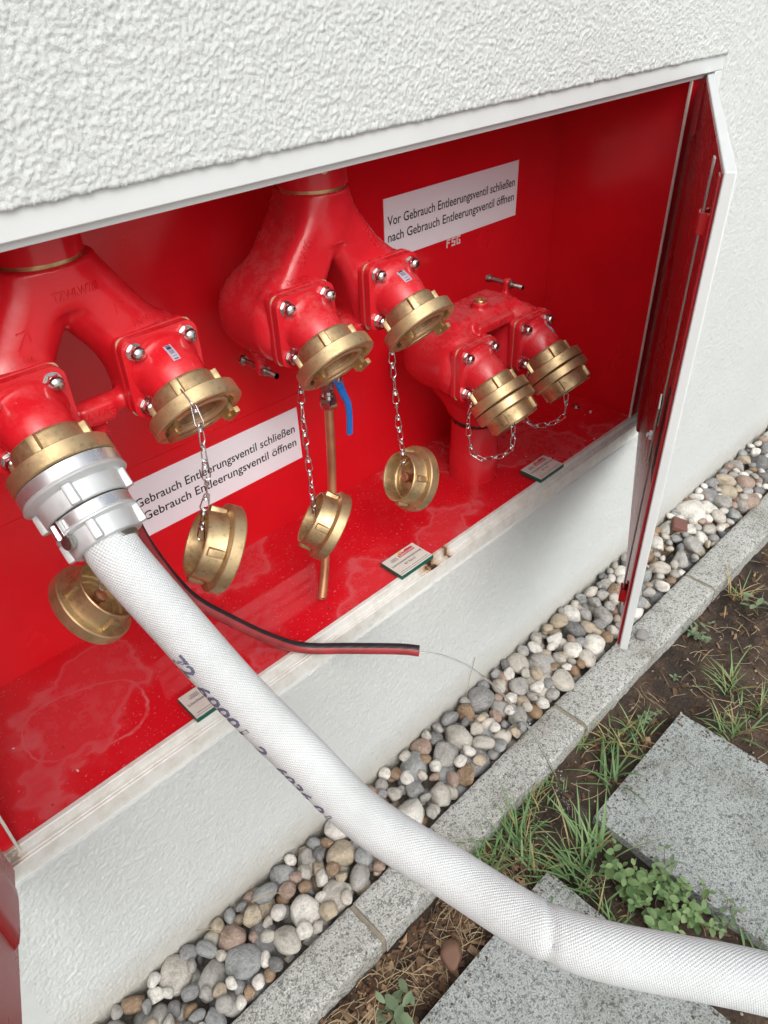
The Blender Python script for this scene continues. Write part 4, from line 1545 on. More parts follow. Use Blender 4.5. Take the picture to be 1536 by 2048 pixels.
# ------------------------------------------------------------------ caps on chains
def blind_cap(m, label, group, pts):
    c = m.translation
    root = thing('blind_cap', c, label, 'cap', group)
    b = inst('cap_body', CAP, root, m)
    for k in range(4):
        inst('lug', CAPLUG, b, m @ Matrix.Rotation(R(25 + 90 * k), 4, 'Z'))
    inst('swivel_bolt', SWIV, b, m)
    chain(root, pts)
    return root


def camdir(x, y, z):                     # right, down, forward of the view -> world
    return (right * x + down * y + fwd * z).normalized()


# hanging caps: (centre, axis towards the chain side, anchor points of the chain from the top)
nL2 = camdir(-0.84, -0.26, -0.48)
c = V((0.383, -0.022, 0.897))
blind_cap(frame(c - nL2 * 0.03, (0, 0, 1), nL2), 'brass blind cap on a chain in front of the lower white sign', 'brass blind caps hanging open on chains',
          [(0.404, 0.002, 1.127), (0.404, -0.026, 1.108), (0.400, -0.034, 1.085), (0.392, -0.034, 1.00), c + V((0, 0, 0.055)), c + nL2 * 0.012 + V((0, 0, 0.008))])
nM1 = camdir(-0.86, -0.42, -0.30)
c = V((0.650, 0.066, 0.744))
blind_cap(frame(c - nM1 * 0.03, (0, 0, 1), nM1), 'tilted brass blind cap hanging in front of the copper pipe', 'brass blind caps hanging open on chains',
          [(0.638, 0.058, 1.048), (0.634, 0.062, 1.00), (0.636, 0.064, 0.90), c + V((-0.012, 0, 0.055)), c + nM1 * 0.012 + V((0, 0, 0.008))])
nM2 = camdir(-0.78, -0.08, -0.60)
c = V((0.868, 0.060, 0.735))
blind_cap(frame(c - nM2 * 0.03, (0, 0, 1), nM2), 'brass blind cap hanging between the blue lever and the right manifold', 'brass blind caps hanging open on chains',
          [(0.834, 0.056, 1.045), (0.838, 0.060, 1.00), (0.850, 0.060, 0.86), c + V((-0.008, 0, 0.055)), c + nM2 * 0.012 + V((0, 0, 0.008))])
nL1 = camdir(0.74, -0.60, -0.26)
c = V((0.2455, 0.085, 0.822))
blind_cap(frame(c - nL1 * 0.03, (0, 0, 1), nL1), 'brass blind cap hanging half hidden behind the white hose', 'brass blind caps hanging open on chains',
          [(0.205, 0.055, 1.07), (0.215, 0.060, 1.00), (0.240, 0.058, 0.92), c + V((0.016, 0, 0.05)), c + nL1 * 0.012 + V((0, 0, 0.008))])
# caps locked on the right manifold, chain sagging below
for key, lab in (('R1', 'brass blind cap closed on the nearer outlet of the upside-down manifold'), ('R2', 'brass blind cap closed on the far outlet beside the right side panel')):
    cm = CM[key]
    m = cm @ Matrix.Translation((0, 0, 0.0325)) @ Matrix.Rotation(R(40), 4, 'Z')
    a = cm @ V((0.046 * math.cos(R(30 + 90)), 0.054 * math.sin(R(30 + 90)), 0.0))
    a = cm @ V((-0.028, -0.046 if False else 0.046, 0.002))
    b = cm @ V((0, 0, 0.066))
    A = cm @ V((-0.030, -0.045, 0.0)); A2 = cm @ V((-0.030, 0.045, 0.0))
    A = A if A.x < A2.x else A2
    blind_cap(m, lab, 'brass blind caps closed on couplings', [A, A + V((-0.004, 0.006, -0.045)), A + V((0.004, 0.0, -0.115)), V((A.x + 0.018, A.y - 0.012, b.z - 0.118)), V((A.x + 0.042, b.y - 0.004, b.z - 0.085)), b + V((0.004, -0.002, -0.022)), b])

# ------------------------------------------------------------------ fire hose with aluminium coupling
hose_root = thing('fire_hose', CM['L1'] @ V((0, 0, 0.032)), 'white woven fire hose with aluminium coupling curving out of the cabinet', 'hose')
cm = CM['L1']
al = MB()
al.lathe([(0.0320, 0.0520), (0.0320, 0.0630), (0.0330, 0.0650), (0.0490, 0.0652), (0.0500, 0.0660), (0.0530, 0.0664), (0.0550, 0.0640), (0.0560, 0.0565), (0.0580, 0.0540), (0.0800, 0.0530), (0.0815, 0.0515), (0.0820, 0.0400)], 72, cm)
alc = al.build('hose_coupling', M['alu'], hose_root)
tr = MB().lathe([(0.0335, 0.0654), (0.0480, 0.0656)], 72, cm)
tr.f = tr.f[:72]
tr.build('turned_band', M['aluturn'], alc)
r2 = MB()
r2.lathe([(0.0835, 0.0400), (0.0835, 0.0495), (0.0845, 0.0508), (0.0985, 0.0508), (0.1000, 0.0520), (0.1020, 0.0518), (0.1035, 0.0490), (0.1050, 0.0455), (0.1270, 0.0440), (0.1285, 0.0425), (0.1285, 0.0350)], 64, cm)
alr = r2.build('locking_ring', M['alu'], hose_root)
tr = MB().lathe([(0.0850, 0.05095), (0.0980, 0.05095)], 64, cm)
tr.f = tr.f[:64]
tr.build('turned_band', M['aluturn'], alr)
MB().lathe([(0.0815, 0.0490), (0.0840, 0.0490)], 48, cm).build('gap_ring', M['darkgap'], hose_root)
ALUG = lug_mesh(M['alu'], 0.0525, 0.0085, 0.0130, 0.0560, 0.0815)
ALUG2 = lug_mesh(M['alu'], 0.0440, 0.0085, 0.0120, 0.1030, 0.1270)
for k in range(4):
    inst('lug', ALUG, alc, cm @ Matrix.Rotation(R(22 + 90 * k), 4, 'Z'))
    inst('lug', ALUG2, alr, cm @ Matrix.Rotation(R(22 + 90 * k), 4, 'Z'))
# wire binding at the hose end
bd = MB()
for i in range(5): bd.lathe([(0.1290 + i * 0.0014, 0.0348), (0.1297 + i * 0.0014, 0.0356), (0.1304 + i * 0.0014, 0.0348)], 40, cm)
bd.build('binding', M['zinc'], hose_root)
# latch with knurled thumb piece
lt = Matrix.Rotation(R(62), 4, 'Z')
lm = cm @ lt
lb = MB()
q3 = lm.to_3x3()
lb.box(lm @ V((0.0530, 0, 0.0950)), (0.0035, 0.0120, 0.0200), q3)
lb.box(lm @ V((0.0545, 0.0062, 0.0950)), (0.0070, 0.0012, 0.0200), q3)
lb.box(lm @ V((0.0545, -0.0062, 0.0950)), (0.0070, 0.0012, 0.0200), q3)
lb.build('latch', M['steel'], alr, bevel=0.0004)
kn = MB()
kn.lathe([(-0.003, 0.0060), (-0.001, 0.0088), (0.003, 0.0095), (0.0055, 0.0085), (0.0065, 0.0060), (0.0065, 0.0)], 28, frame(lm @ V((0.0500, 0, 0.1120)), lm.to_3x3() @ V((0, 0, 1)), lm.to_3x3() @ V((1, 0, 0))))
kn.build('thumb_knob', M['zinc'], alr)

E1 = cm @ V((0, 0, 0.112))
E2 = cm @ V((0, 0, 0.155))
hp = [E1, E2, (0.264, -0.126, 0.898), (0.290, -0.196, 0.804), (0.320, -0.274, 0.716), (0.349, -0.361, 0.634), (0.386, -0.483, 0.601), (0.405, -0.574, 0.596),
      (0.418, -0.622, 0.598), (0.450, -0.688, 0.601), (0.545, -0.829, 0.599), (0.66, -1.00, 0.56), (0.84, -1.22, 0.40), (1.02, -1.42, 0.17), (1.22, -1.60, 0.012), (1.7, -1.85, 0.000), (2.6, -2.1, 0.000)]
HR = 0.0335
NS = 620
hpts, HL = resample(catmull(hp, 24), NS)
kink_s = None
best = 9
for i, q in enumerate(hpts):
    d = (q - V((0.415, -0.612, 0.598))).length
    if d < best: best, kink_s = d, i
HN = 96


def hose_r(i, a):
    # buckle: a crease that runs obliquely round the hose
    ds = (i - kink_s) * HL / (NS - 1) - 0.012 * math.cos(a - 0.9)
    side = 0.5 + 0.5 * math.cos(a - 0.2)
    k = 1 - 0.14 * (0.10 + 0.90 * side) * math.exp(-(ds / 0.0048) ** 2) - 0.035 * side * math.exp(-((ds - 0.012) / 0.016) ** 2)
    k *= 1 + 0.012 * math.sin(2 * a + 0.7)
    return k * (1 + 0.004 * math.sin(i * 0.11 + a))


hz = MB()
frames_h = hz.tube(hpts, HR, HN, cap=True, ref=(0, 0, 1), rfun=hose_r)
ho = hz.build('hose_body', M['hose'], hose_root, smooth=60)
ul = ho.data.uv_layers.new(name='UVMap')
vi = np.empty(len(ho.data.loops), dtype=np.int32); ho.data.loops.foreach_get('vertex_index', vi)
ring = vi // HN; kk = vi % HN
uv = np.stack([kk / HN, ring * HL / (NS - 1)], -1).astype(np.float32)
for pidx, pl in enumerate(ho.data.polygons):                      # close the seam
    if pl.loop_total == 4:
        li = list(range(pl.loop_start, pl.loop_start + 4))
        us = [kk[j] for j in li]
        if max(us) - min(us) > HN / 2:
            for j in li:
                if kk[j] < HN / 2: uv[j, 0] += 1.0
ul.data.foreach_set('uv', uv.ravel())


def on_hose(s, a, lift=0.0004):
    i = min(NS - 2, max(0, s / HL * (NS - 1)))
    i0 = int(i); t = i - i0
    P0, x0, y0 = frames_h[i0]; P1, x1, y1 = frames_h[i0 + 1]
    P = P0.lerp(P1, t); x = x0.lerp(x1, t); y = y0.lerp(y1, t)
    rr = HR * hose_r(i, a) + lift
    return P + x * (math.cos(a) * rr) + y * (math.sin(a) * rr)


# stamped number running along the hose's lower side
a_view = []
for s_ in (0.26, 0.45):
    i = int(s_ / HL * (NS - 1)); P, x, y = frames_h[i]
    best = max(range(360), key=lambda q: -((x * math.cos(R(q)) + y * math.sin(R(q))).dot((P - C0).normalized())))
    a_view.append(best)
print('view angle', a_view, 'HL', HL)


def stamp(txt, s0, width, hgt, adeg):
    vs, fs, w = text_mesh(txt, width, hgt, bold=0.028, res=2)
    bm = bmesh.new()
    vv = [bm.verts.new(p) for p in vs]
    for f in fs:
        try: bm.faces.new([vv[i] for i in f])
        except ValueError: pass
    bmesh.ops.subdivide_edges(bm, edges=[e for e in bm.edges if e.calc_length() > 0.004], cuts=2)
    bm.verts.ensure_lookup_table(); bm.verts.index_update()
    mb = MB()
    mb.add([on_hose(s0 + v.co.x, R(adeg) - v.co.y / HR) for v in bm.verts], [tuple(v.index for v in f.verts) for f in bm.faces])
    bm.free()
    o = mb.build('stamped_number', M['hoseink'], ho, smooth=0)
    return o


va = sum(a_view) / 2
stamp('72', 0.176, 0.034, 0.0220, va + 73)
stamp('60001', 0.226, 0.086, 0.0210, va + 80)
stamp('2', 0.336, 0.017, 0.0200, va + 82)
stamp('6036 01', 0.376, 0.100, 0.0200, va + 86)

# ------------------------------------------------------------------ drain hose of the left manifold
drain = thing('drain_hose', (LX, 0.134, LZ - 0.085), 'thin black and red rubber hose dribbling water over the sill', 'hose')
dp = [(LX, 0.134, 1.052), (LX + 0.002, 0.137, 0.98), (LX + 0.008, 0.138, 0.90), (0.3515, 0.131, 0.838), (0.3675, 0.110, 0.769), (0.3860, 0.085, 0.719), (0.4230, 0.055, 0.669), (0.4720, 0.029, 0.608), (0.530, 0.004, 0.5525), (0.5980, -0.055, 0.5415), (0.6580, -0.118, 0.5400), (0.6830, -0.147, 0.5370)]
NR = 20
dpts, DL = resample(catmull(dp, 16), 220)
dh = MB()
DR = 0.0105
dh.tube(dpts, DR, NR, cap=False, ref=(0, 1, 0))
dh.tube(dpts, DR * 0.62, NR, cap=False, ref=(0, 1, 0))
h = 220 * NR
for e in (0, 219):
    dh.f += [(e * NR + i, e * NR + (i + 1) % NR, h + e * NR + (i + 1) % NR, h + e * NR + i) for i in range(NR)]
o = dh.build('hose_wall', M['rubber'], drain, smooth=60)
ul = o.data.uv_layers.new(name='UVMap')
# which half of the hose is black: the upper one as seen from the viewer
for lp in o.data.loops:
    i = lp.vertex_index % h
    q = V(dpts[i // NR])
    w = W[o.name] @ o.data.vertices[lp.vertex_index].co - q
    upv = V((0.55, 0.50, 0.66)).normalized()
    t_ = (dpts[min(219, i // NR + 1)] - dpts[max(0, i // NR - 1)]).normalized()
    upv = (upv - t_ * upv.dot(t_)).normalized()
    ul.data[lp.index].uv = (0.5 - 0.5 * w.normalized().dot(upv), (i // NR) * DL / 219)

# thin water jet from the hose end and its splash
jet = thing('water_jet', (0.95, -0.372, -0.04), 'thin clear water jet falling from the drain hose into the soil', 'water jet')
P0 = V((0.6835, -0.1475, 0.5330)); P1 = V((0.955, -0.366, -0.050))
jp, jr = [], []
for i in range(70):
    t = i / 69
    q = P0.lerp(P1, t)
    q.z = P0.z + (P1.z - P0.z) * (0.10 * t + 0.90 * t * t)
    q += V((noise.noise(V((t * 14, 0, 3))), noise.noise(V((t * 14, 5, 3))), 0)) * 0.0025 * t
    jp.append(q); jr.append((0.0016 + 0.0016 * t) * (1 + 0.35 * noise.noise(V((t * 38, 2, 9)))))
js = MB(); js.tube(jp, jr, 10)
js.build('stream', M['water'], jet, smooth=80)
dr = MB()
for k in range(110):
    t = random.uniform(0.40, 1.0) ** 0.7
    q = jp[min(69, int(t * 69))] + V((random.gauss(0, 0.003 + 0.006 * t), random.gauss(0, 0.003 + 0.006 * t), random.gauss(0, 0.006)))
    r = random.uniform(0.0008, 0.0024)
    dr.lathe([(-r, 0.0), (-r * 0.6, r * 0.8), (0, r), (r * 0.6, r * 0.8), (r, 0.0)], 8, Matrix.Translation(q))
dr.build('droplets', M['water'], jet, smooth=80)['kind'] = 'stuff'
pud = MB()
ring_ = [(0.955 + (0.052 + 0.018 * noise.noise(V((math.cos(a) * 1.5, math.sin(a) * 1.5, 4)))) * math.cos(a), -0.363 + 0.046 * math.sin(a) * (1 + 0.3 * noise.noise(V((math.cos(a), math.sin(a), 8))))) for a in [2 * math.pi * i / 40 for i in range(40)]]
pud.add([(x, y, -0.0475) for x, y in ring_], [tuple(range(40))])
pud.build('puddle', M['water'], jet, smooth=0)

# ------------------------------------------------------------------ signs on the back panel
def flat_text(parent, txt, org, xdir, ydir, width, height, mat, lift, name='lettering', align=0.0, bold=0.006):
    vs, fs, w = text_mesh(txt, width, height, bold=bold)
    x, y = V(xdir).normalized(), V(ydir).normalized()
    nrm = x.cross(y)
    mb = MB()
    mb.add([V(org) + x * (p.x - align * w) + y * p.y + nrm * lift for p in vs], fs)
    return mb.build(name, mat, parent, smooth=0)


def sign(x0, z0, label):
    root = thing('instruction_sign', (x0 + 0.2235, BY, z0), label, 'sign', 'white instruction signs')
    MB().box2((x0, BY - 0.0022, z0), (x0 + 0.447, BY - 0.0004, z0 + 0.1245)).build('sign_board', M['signwhite'], root, bevel=0.0005)
    flat_text(root, 'Vor Gebrauch Entleerungsventil schließen', (x0 + 0.0090, BY - 0.0022, z0 + 0.0700), (1, 0, 0), (0, 0, 1), 0.4260, 0.0198, M['ink'], 0.0004, bold=0.010)
    flat_text(root, 'nach Gebrauch Entleerungsventil öffnen', (x0 + 0.0090, BY - 0.0022, z0 + 0.0370), (1, 0, 0), (0, 0, 1), 0.4260, 0.0198, M['ink'], 0.0004, bold=0.010)


sign(1.0965, 1.0475, 'white two-line instruction sign at the upper right above the FSG mark')
sign(0.3745, 0.6865, 'white two-line instruction sign low on the left behind the hanging cap')
fsg = thing('maker_mark', (1.3165, BY, 1.028), 'small white FSG letters stuck on the red back panel under the upper sign', 'lettering')
fm = MB()
def stroke(x0, z0, x1, z1): fm.box2((1.2925 + x0 * 0.0475, BY - 0.0010, 1.0275 + z0 * 0.0190), (1.2925 + x1 * 0.0475, BY - 0.0003, 1.0275 + z1 * 0.0190))
def letter(ox, segs):
    for a, b, c, d in segs: stroke(ox + a * 0.27, b, ox + c * 0.27, d)
T_ = 0.2
letter(0.0, [(0, 0, T_ * 1.2, 1 - T_), (0, 1 - T_, 1, 1), (T_ * 1.2, 0.45, 0.8, 0.45 + T_)])
letter(0.365, [(0, 1 - T_, 1, 1), (0, 0.60, T_ * 1.2, 1 - T_), (0, 0.40, 1, 0.60), (1 - T_ * 1.2, T_, 1, 0.40), (0, 0, 1, T_)])
letter(0.73, [(0, T_, T_ * 1.2, 1 - T_), (0, 1 - T_, 1, 1), (0, 0, 1, T_), (1 - T_ * 1.2, T_, 1, 0.5), (0.5, 0.40, 1 - T_ * 1.2, 0.58)])
fm.build('letters', M['stencil'], fsg, smooth=0)


# ------------------------------------------------------------------ engraved plates lying on the cabinet floor
def plate(x0, place, label):
    z0, z1 = 0.5388, 0.5480
    y0, y1 = 0.0100, 0.0725
    root = thing('name_plate', (x0 + 0.0475, 0.04, z0), label, 'name plate', 'green-edged name plates behind the sill')
    MB().box2((x0, y0, z0), (x0 + 0.095, y1, z1)).build('plate_base', M['green'], root, bevel=0.0008)
    MB().box2((x0 + 0.0012, y0 + 0.0012, z1 + 0.0001), (x0 + 0.0938, y1 - 0.0012, z1 + 0.0009)).build('plate_face', M['platewhite'], root, bevel=0.0003)
    zt = z1 + 0.0009
    rd = MB()
    rd.add([(x0 + 0.0390, y0 + 0.0440, zt + 0.0003), (x0 + 0.0840, y0 + 0.0440, zt + 0.0003), (x0 + 0.0840, y0 + 0.0555, zt + 0.0003), (x0 + 0.0650, y0 + 0.0575, zt + 0.0003), (x0 + 0.0600, y0 + 0.0535, zt + 0.0003), (x0 + 0.0480, y0 + 0.0565, zt + 0.0003), (x0 + 0.0390, y0 + 0.0525, zt + 0.0003)], [tuple(range(7))])
    rd.build('logo_field', M['logored'], root, smooth=0)
    yl = MB()
    yl.add([(x0 + 0.0500 + a * 0.0062, y0 + 0.0570 + b * 0.0050, zt + 0.0005) for a, b in ((-1, 0), (0, -0.9), (1, 0), (0, 0.75))], [(0, 1, 2, 3)])
    yl.build('logo_mark', M['logoyellow'], root, smooth=0)
    flat_text(root, 'Salecom', (x0 + 0.0405, y0 + 0.0455, zt), (1, 0, 0), (0, 1, 0), 0.042, 0.0080, M['platewhite'], 0.0006)
    flat_text(root, 'Löschwassereinspeisung', (x0 + 0.0060, y0 + 0.0310, zt), (1, 0, 0), (0, 1, 0), 0.083, 0.0062, M['ink'], 0.0004)
    if place: flat_text(root, place, (x0 + 0.0475, y0 + 0.0200, zt), (1, 0, 0), (0, 1, 0), None, 0.0060, M['ink'], 0.0004, align=0.5)
    fine = MB()
    for i, (a, b) in enumerate(((0.020, 0.034), (0.018, 0.035), (0.023, 0.034), (0.021, 0.034))):
        fine.box2((x0 + a - 0.004, y0 + 0.0435 + i * 0.0026, zt), (x0 + b, y0 + 0.0443 + i * 0.0026, zt + 0.0002))
    fine.box2((x0 + 0.008, y0 + 0.0100, zt), (x0 + 0.036, y0 + 0.0108, zt + 0.0002)); fine.box2((x0 + 0.040, y0 + 0.0100, zt), (x0 + 0.087, y0 + 0.0108, zt + 0.0002))
    fine.box2((x0 + 0.003, y0 + 0.0050, zt), (x0 + 0.091, y0 + 0.0056, zt + 0.0002))
    fine.build('small_print', M['ink'], root, smooth=0)


plate(0.3055, '', 'green and white name plate partly covered by the white fire hose')
plate(0.7985, 'BT Nord', 'green and white name plate beside the rust stain on the sill')
plate(1.2745, 'BT Ost', 'green and white name plate on the cabinet floor below the capped outlets')

# ------------------------------------------------------------------ small debris
fb = MB(); wb = MB()
for k in range(70):
    x, y = random.uniform(0.02, 1.66), random.uniform(0.03, 0.30)
    if k > 40: x, y = random.uniform(1.38, 1.68), random.uniform(0.03, 0.20)
    r = random.uniform(0.0006, 0.0022)
    q = Matrix.Translation((x, y, FZ + r * 0.4)) @ Matrix.Rotation(random.uniform(0, 6), 4, 'Z') @ Matrix.Diagonal((1.6, 0.8, 0.5, 1))
    (fb if random.random() < 0.7 else wb).lathe([(-r, 0), (-r * 0.5, r * 0.8), (r * 0.5, r * 0.9), (r, 0)], 6, q)
wb.box((1.655, 0.118, FZ + 0.001), (0.012, 0.006, 0.0015), Matrix.Rotation(0.4, 3, 'Z'))
o = fb.build('floor_dirt', M['dirt'], smooth=40); tag(o, 'dark crumbs of dirt scattered on the red cabinet floor', 'dirt', kind='stuff')
o = wb.build('paint_flakes', M['whitebit'], smooth=40); tag(o, 'white flakes scattered on the red cabinet floor', 'flakes', kind='stuff')

# ------------------------------------------------------------------ soil litter
def sh(x, y): return float(soil_h(np.array([x]), np.array([y]))[0])


def on_slab(x, y, pad=0.0):
    return any(a - pad < x < b + pad and -0.826 - pad < y < -0.424 + pad for a, b in ((0.385, 0.787), (0.962, 1.364)))


st, bk, ch = MB(), MB(), MB()
for k in range(1500):
    x = random.uniform(0.05, 2.7); y = random.uniform(-1.05, -0.286)
    if k > 1200: x, y = random.uniform(0.15, 0.80), random.uniform(-0.43, -0.286)
    dens = vnoise(np.array([x * 5]), np.array([y * 5]), 44)[0]
    if on_slab(x, y, 0.004) or random.random() > 0.25 + dens * 1.1: continue
    z = sh(x, y)
    a = random.uniform(0, 6.28); L = random.uniform(0.015, 0.075)
    if x < 0.75: L *= 1.2
    pts = []
    bend = random.uniform(-0.8, 0.8)
    rise = random.uniform(0, 0.010)
    for i in range(4):
        t = i / 3
        aa = a + bend * t
        pts.append(V((x + math.cos(aa) * L * t, y + math.sin(aa) * L * t, z + 0.004 + rise * math.sin(math.pi * t) + random.uniform(0, 0.003))))
    if any(on_slab(q.x, q.y, 0.004) or q.y > -0.284 for q in pts): continue
    st.tube(pts, random.uniform(0.0004, 0.0011), 4)
for k in range(4200):
    x = random.uniform(0.05, 2.7); y = random.uniform(-1.05, -0.290)
    if k > 3000: x, y = random.uniform(0.15, 0.80), random.uniform(-0.43, -0.286)
    if on_slab(x, y, 0.010): continue
    z = sh(x, y)
    r = random.choice((0.0025, 0.004, 0.006, 0.009)) * random.uniform(0.7, 1.3) * (1.25 if x < 0.8 else 1)
    q = Matrix.Translation((x, y, z + r * 0.22)) @ Matrix.Rotation(random.uniform(0, 6), 4, 'Z') @ Matrix.Rotation(random.gauss(0, 0.5), 4, 'X') @ Matrix.Rotation(random.gauss(0, 0.4), 4, 'Y')
    tgt = ch if random.random() < (0.22 if x < 0.8 and y > -0.43 else 0.10) else bk
    vs = [q @ V((sx * r * random.uniform(0.7, 1.3), sy * r * random.uniform(0.25, 0.6), sz * r * random.uniform(0.12, 0.25))) for sx in (-1, 1) for sy in (-1, 1) for sz in (-1, 1)]
    tgt.add(vs, [(0, 1, 3, 2), (4, 6, 7, 5), (0, 4, 5, 1), (2, 3, 7, 6), (0, 2, 6, 4), (1, 5, 7, 3)])
tag(st.build('straw_litter', M['straw'], smooth=40), 'dry straw and stalks scattered over the soil', 'straw', kind='stuff')
tag(bk.build('bark_mulch', M['bark'], smooth=0), 'dark bark mulch crumbs on the soil beside the kerb', 'mulch', kind='stuff')
tag(ch.build('wood_chips', M['chip'], smooth=0), 'pale wood chips among the dark mulch', 'wood chips', kind='stuff')
gr = MB()
for k in range(420):
    x = random.uniform(0.05, 2.7); y = random.uniform(-1.0, -0.290)
    if on_slab(x, y, 0.006): continue
    r = random.uniform(0.0012, 0.0042)
    gr.lathe([(-r * .6, 0), (-r * 0.4, r * 0.8), (r * 0.2, r), (r * 0.6, 0)], 6, Matrix.Translation((x, y, sh(x, y) + r * 0.3)) @ Matrix.Rotation(random.uniform(-1, 1), 4, 'X'))
tag(gr.build('soil_grit', plain('grit', (0.36, 0.31, 0.25), 0.8, var=0.5, vs=12), smooth=60), 'small pale grit lying in the soil', 'grit', kind='stuff')

# single stones and shards one can point to
def stone(name, loc, size, mat, label, cat, rotz=0.0, seed=0, cut=True):
    me = pebble_shape(400 + seed)
    me.materials.clear(); me.materials.append(mat)
    o = bpy.data.objects.new(name, me)
    put(o, None, Matrix.Translation(loc) @ Matrix.Rotation(rotz, 4, 'Z') @ Matrix.Diagonal((*size, 1)))
    return tag(o, label, cat)


stone('clay_lump', (0.520, -0.386, sh(0.52, -0.386) + 0.012), (0.030, 0.024, 0.020), plain('brown_clay', (0.16, 0.085, 0.055), 0.7, var=0.3, vs=30, bs=0.4, bscale=60), 'brown clay lump in the straw under the fire hose', 'stone', 0.7, 1)
stone('mortar_lump', (1.512, -0.222, 0.009), (0.026, 0.018, 0.012), plain('grey_mortar', (0.27, 0.26, 0.25), 0.9, var=0.2, vs=60, bs=0.6, bscale=120), 'grey mortar lump stuck on the kerb below the right door', 'mortar lump', 0.3, 2)
b = MB(); b.box((2.010, -0.066, 0.034), (0.058, 0.048, 0.022), Matrix.Rotation(0.5, 3, 'Z') @ Matrix.Rotation(0.25, 3, 'X'))
tag(b.build('brick_shard', M['redstone'], bevel=0.004, origin=(2.010, -0.066, 0.02)), 'square reddish brown brick shard lying on the pebbles', 'brick shard')
pl_ = MB()
arc = [(0.036 * math.cos(a), 0.036 * math.sin(a)) for a in [R(20 + 70 * i / 8) for i in range(9)]]
po = arc + [(x * 0.93, y * 0.93) for x, y in reversed(arc)]
pl_.prism(po, frame((0.985, -0.185, 0.003), (1, 0.2, 0), (0.5, -0.35, 0.8)), 0.024)
tag(pl_.build('metal_strip', M['zinc'], bevel=0.0004, origin=(0.99, -0.16, 0.0)), 'short bent grey metal strip among the pebbles by the kerb', 'metal strip')


# ------------------------------------------------------------------ grass and weeds
def blade(mb, base, az, L, lean, curl, w):
    pts = []
    d = V((math.cos(az), math.sin(az), 0))
    side = V((-d.y, d.x, 0))
    th = lean
    p_ = V(base)
    n_ = 7
    prev = None
    vs, fs = [], []
    for i in range(n_ + 1):
        t = i / n_
        ww = w * (1 - t ** 2.2) * (0.55 + 0.45 * min(1, t * 4)) + 0.0002
        nrm = V((-d.x * math.sin(math.pi / 2 - th), -d.y * math.sin(math.pi / 2 - th), math.cos(math.pi / 2 - th)))
        vs += [p_ + side * ww, p_ + nrm * (-ww * 0.35), p_ - side * ww]
        step = L / n_
        p_ = p_ + d * (math.sin(th) * step) + V((0, 0, math.cos(th) * step))
        th += curl / n_
    for i in range(n_):
        k = i * 3
        fs += [(k, k + 1, k + 4, k + 3), (k + 1, k + 2, k + 5, k + 4)]
    mb.add(vs, fs)


def tuft(x, y, nb, L, w, label, spread=0.012, dry=0.0, az0=None, seed=0, lean=(0.15, 1.1), curl=(0.2, 1.3)):
    z = sh(x, y) if not on_slab(x, y) else -0.02
    random.seed(900 + seed)
    root = thing('grass_tuft', (x, y, z), label, 'grass', 'grass tufts growing between the slabs')
    gm, dm = MB(), MB()
    for k in range(nb):
        az = random.uniform(0, 6.28) if az0 is None or random.random() < 0.35 else random.gauss(az0, 0.5)
        b = (x + random.gauss(0, spread), y + random.gauss(0, spread), z - 0.004)
        blade(dm if random.random() < dry else gm, b, az, L * random.uniform(0.45, 1.1), random.uniform(*lean), random.uniform(*curl), w * random.uniform(0.6, 1.15))
    gm.build('blades', M['grass'], root, smooth=60)
    if dm.v: dm.build('dry_blades', M['drygrass'], root, smooth=60)


tuft(0.735, -0.305, 36, 0.115, 0.0021, 'upright grass tuft just above the hose at the kerb', 0.022, 0.12, None, 1, (0.05, 0.9))
tuft(0.905, -0.292, 30, 0.070, 0.0018, 'short grass tuft against the kerb left of the puddle', 0.022, 0.35, None, 2)
tuft(0.855, -0.300, 26, 0.085, 0.0020, 'thin yellowing grass tuft at the kerb between two greener tufts', 0.018, 0.35, None, 14)
tuft(0.775, -0.392, 22, 0.095, 0.0024, 'sparse grass tuft by the near corner of the lower slab', 0.020, 0.15, R(60), 3)
tuft(0.835, -0.470, 52, 0.125, 0.0022, 'dense dark green grass tuft in the joint between the slabs', 0.024, 0.06, R(120), 4, (0.2, 1.1))
tuft(0.905, -0.462, 30, 0.150, 0.0026, 'tall arching grass tuft at the left corner of the upper slab', 0.016, 0.05, R(50), 5, (0.3, 1.0), (0.4, 1.2))
tuft(1.185, -0.345, 38, 0.100, 0.0022, 'half dried grass tuft between kerb and upper slab', 0.020, 0.45, None, 6)
tuft(1.090, -0.398, 16, 0.140, 0.0032, 'few wide blades beside the puddle edge', 0.012, 0.05, R(20), 8)
tuft(1.128, -0.292, 12, 0.075, 0.0026, 'small yellow-based tuft at the kerb joint', 0.008, 0.3, None, 13)
tuft(1.425, -0.545, 36, 0.100, 0.0026, 'green tuft at the far edge of the upper slab', 0.018, 0.1, None, 9)
tuft(1.520, -0.560, 22, 0.105, 0.0024, 'green tuft at the right margin beyond the upper slab', 0.018, 0.2, None, 19)
tuft(1.900, -0.330, 24, 0.110, 0.0022, 'dry grass tuft at the right margin below the kerb', 0.016, 0.75, None, 10)
tuft(0.800, -0.570, 26, 0.085, 0.0020, 'low grass tuft between the slabs behind the hose', 0.022, 0.15, None, 11)
tuft(0.930, -0.815, 14, 0.120, 0.0022, 'few blades at the near end of the joint by the hose', 0.010, 0.1, None, 12)


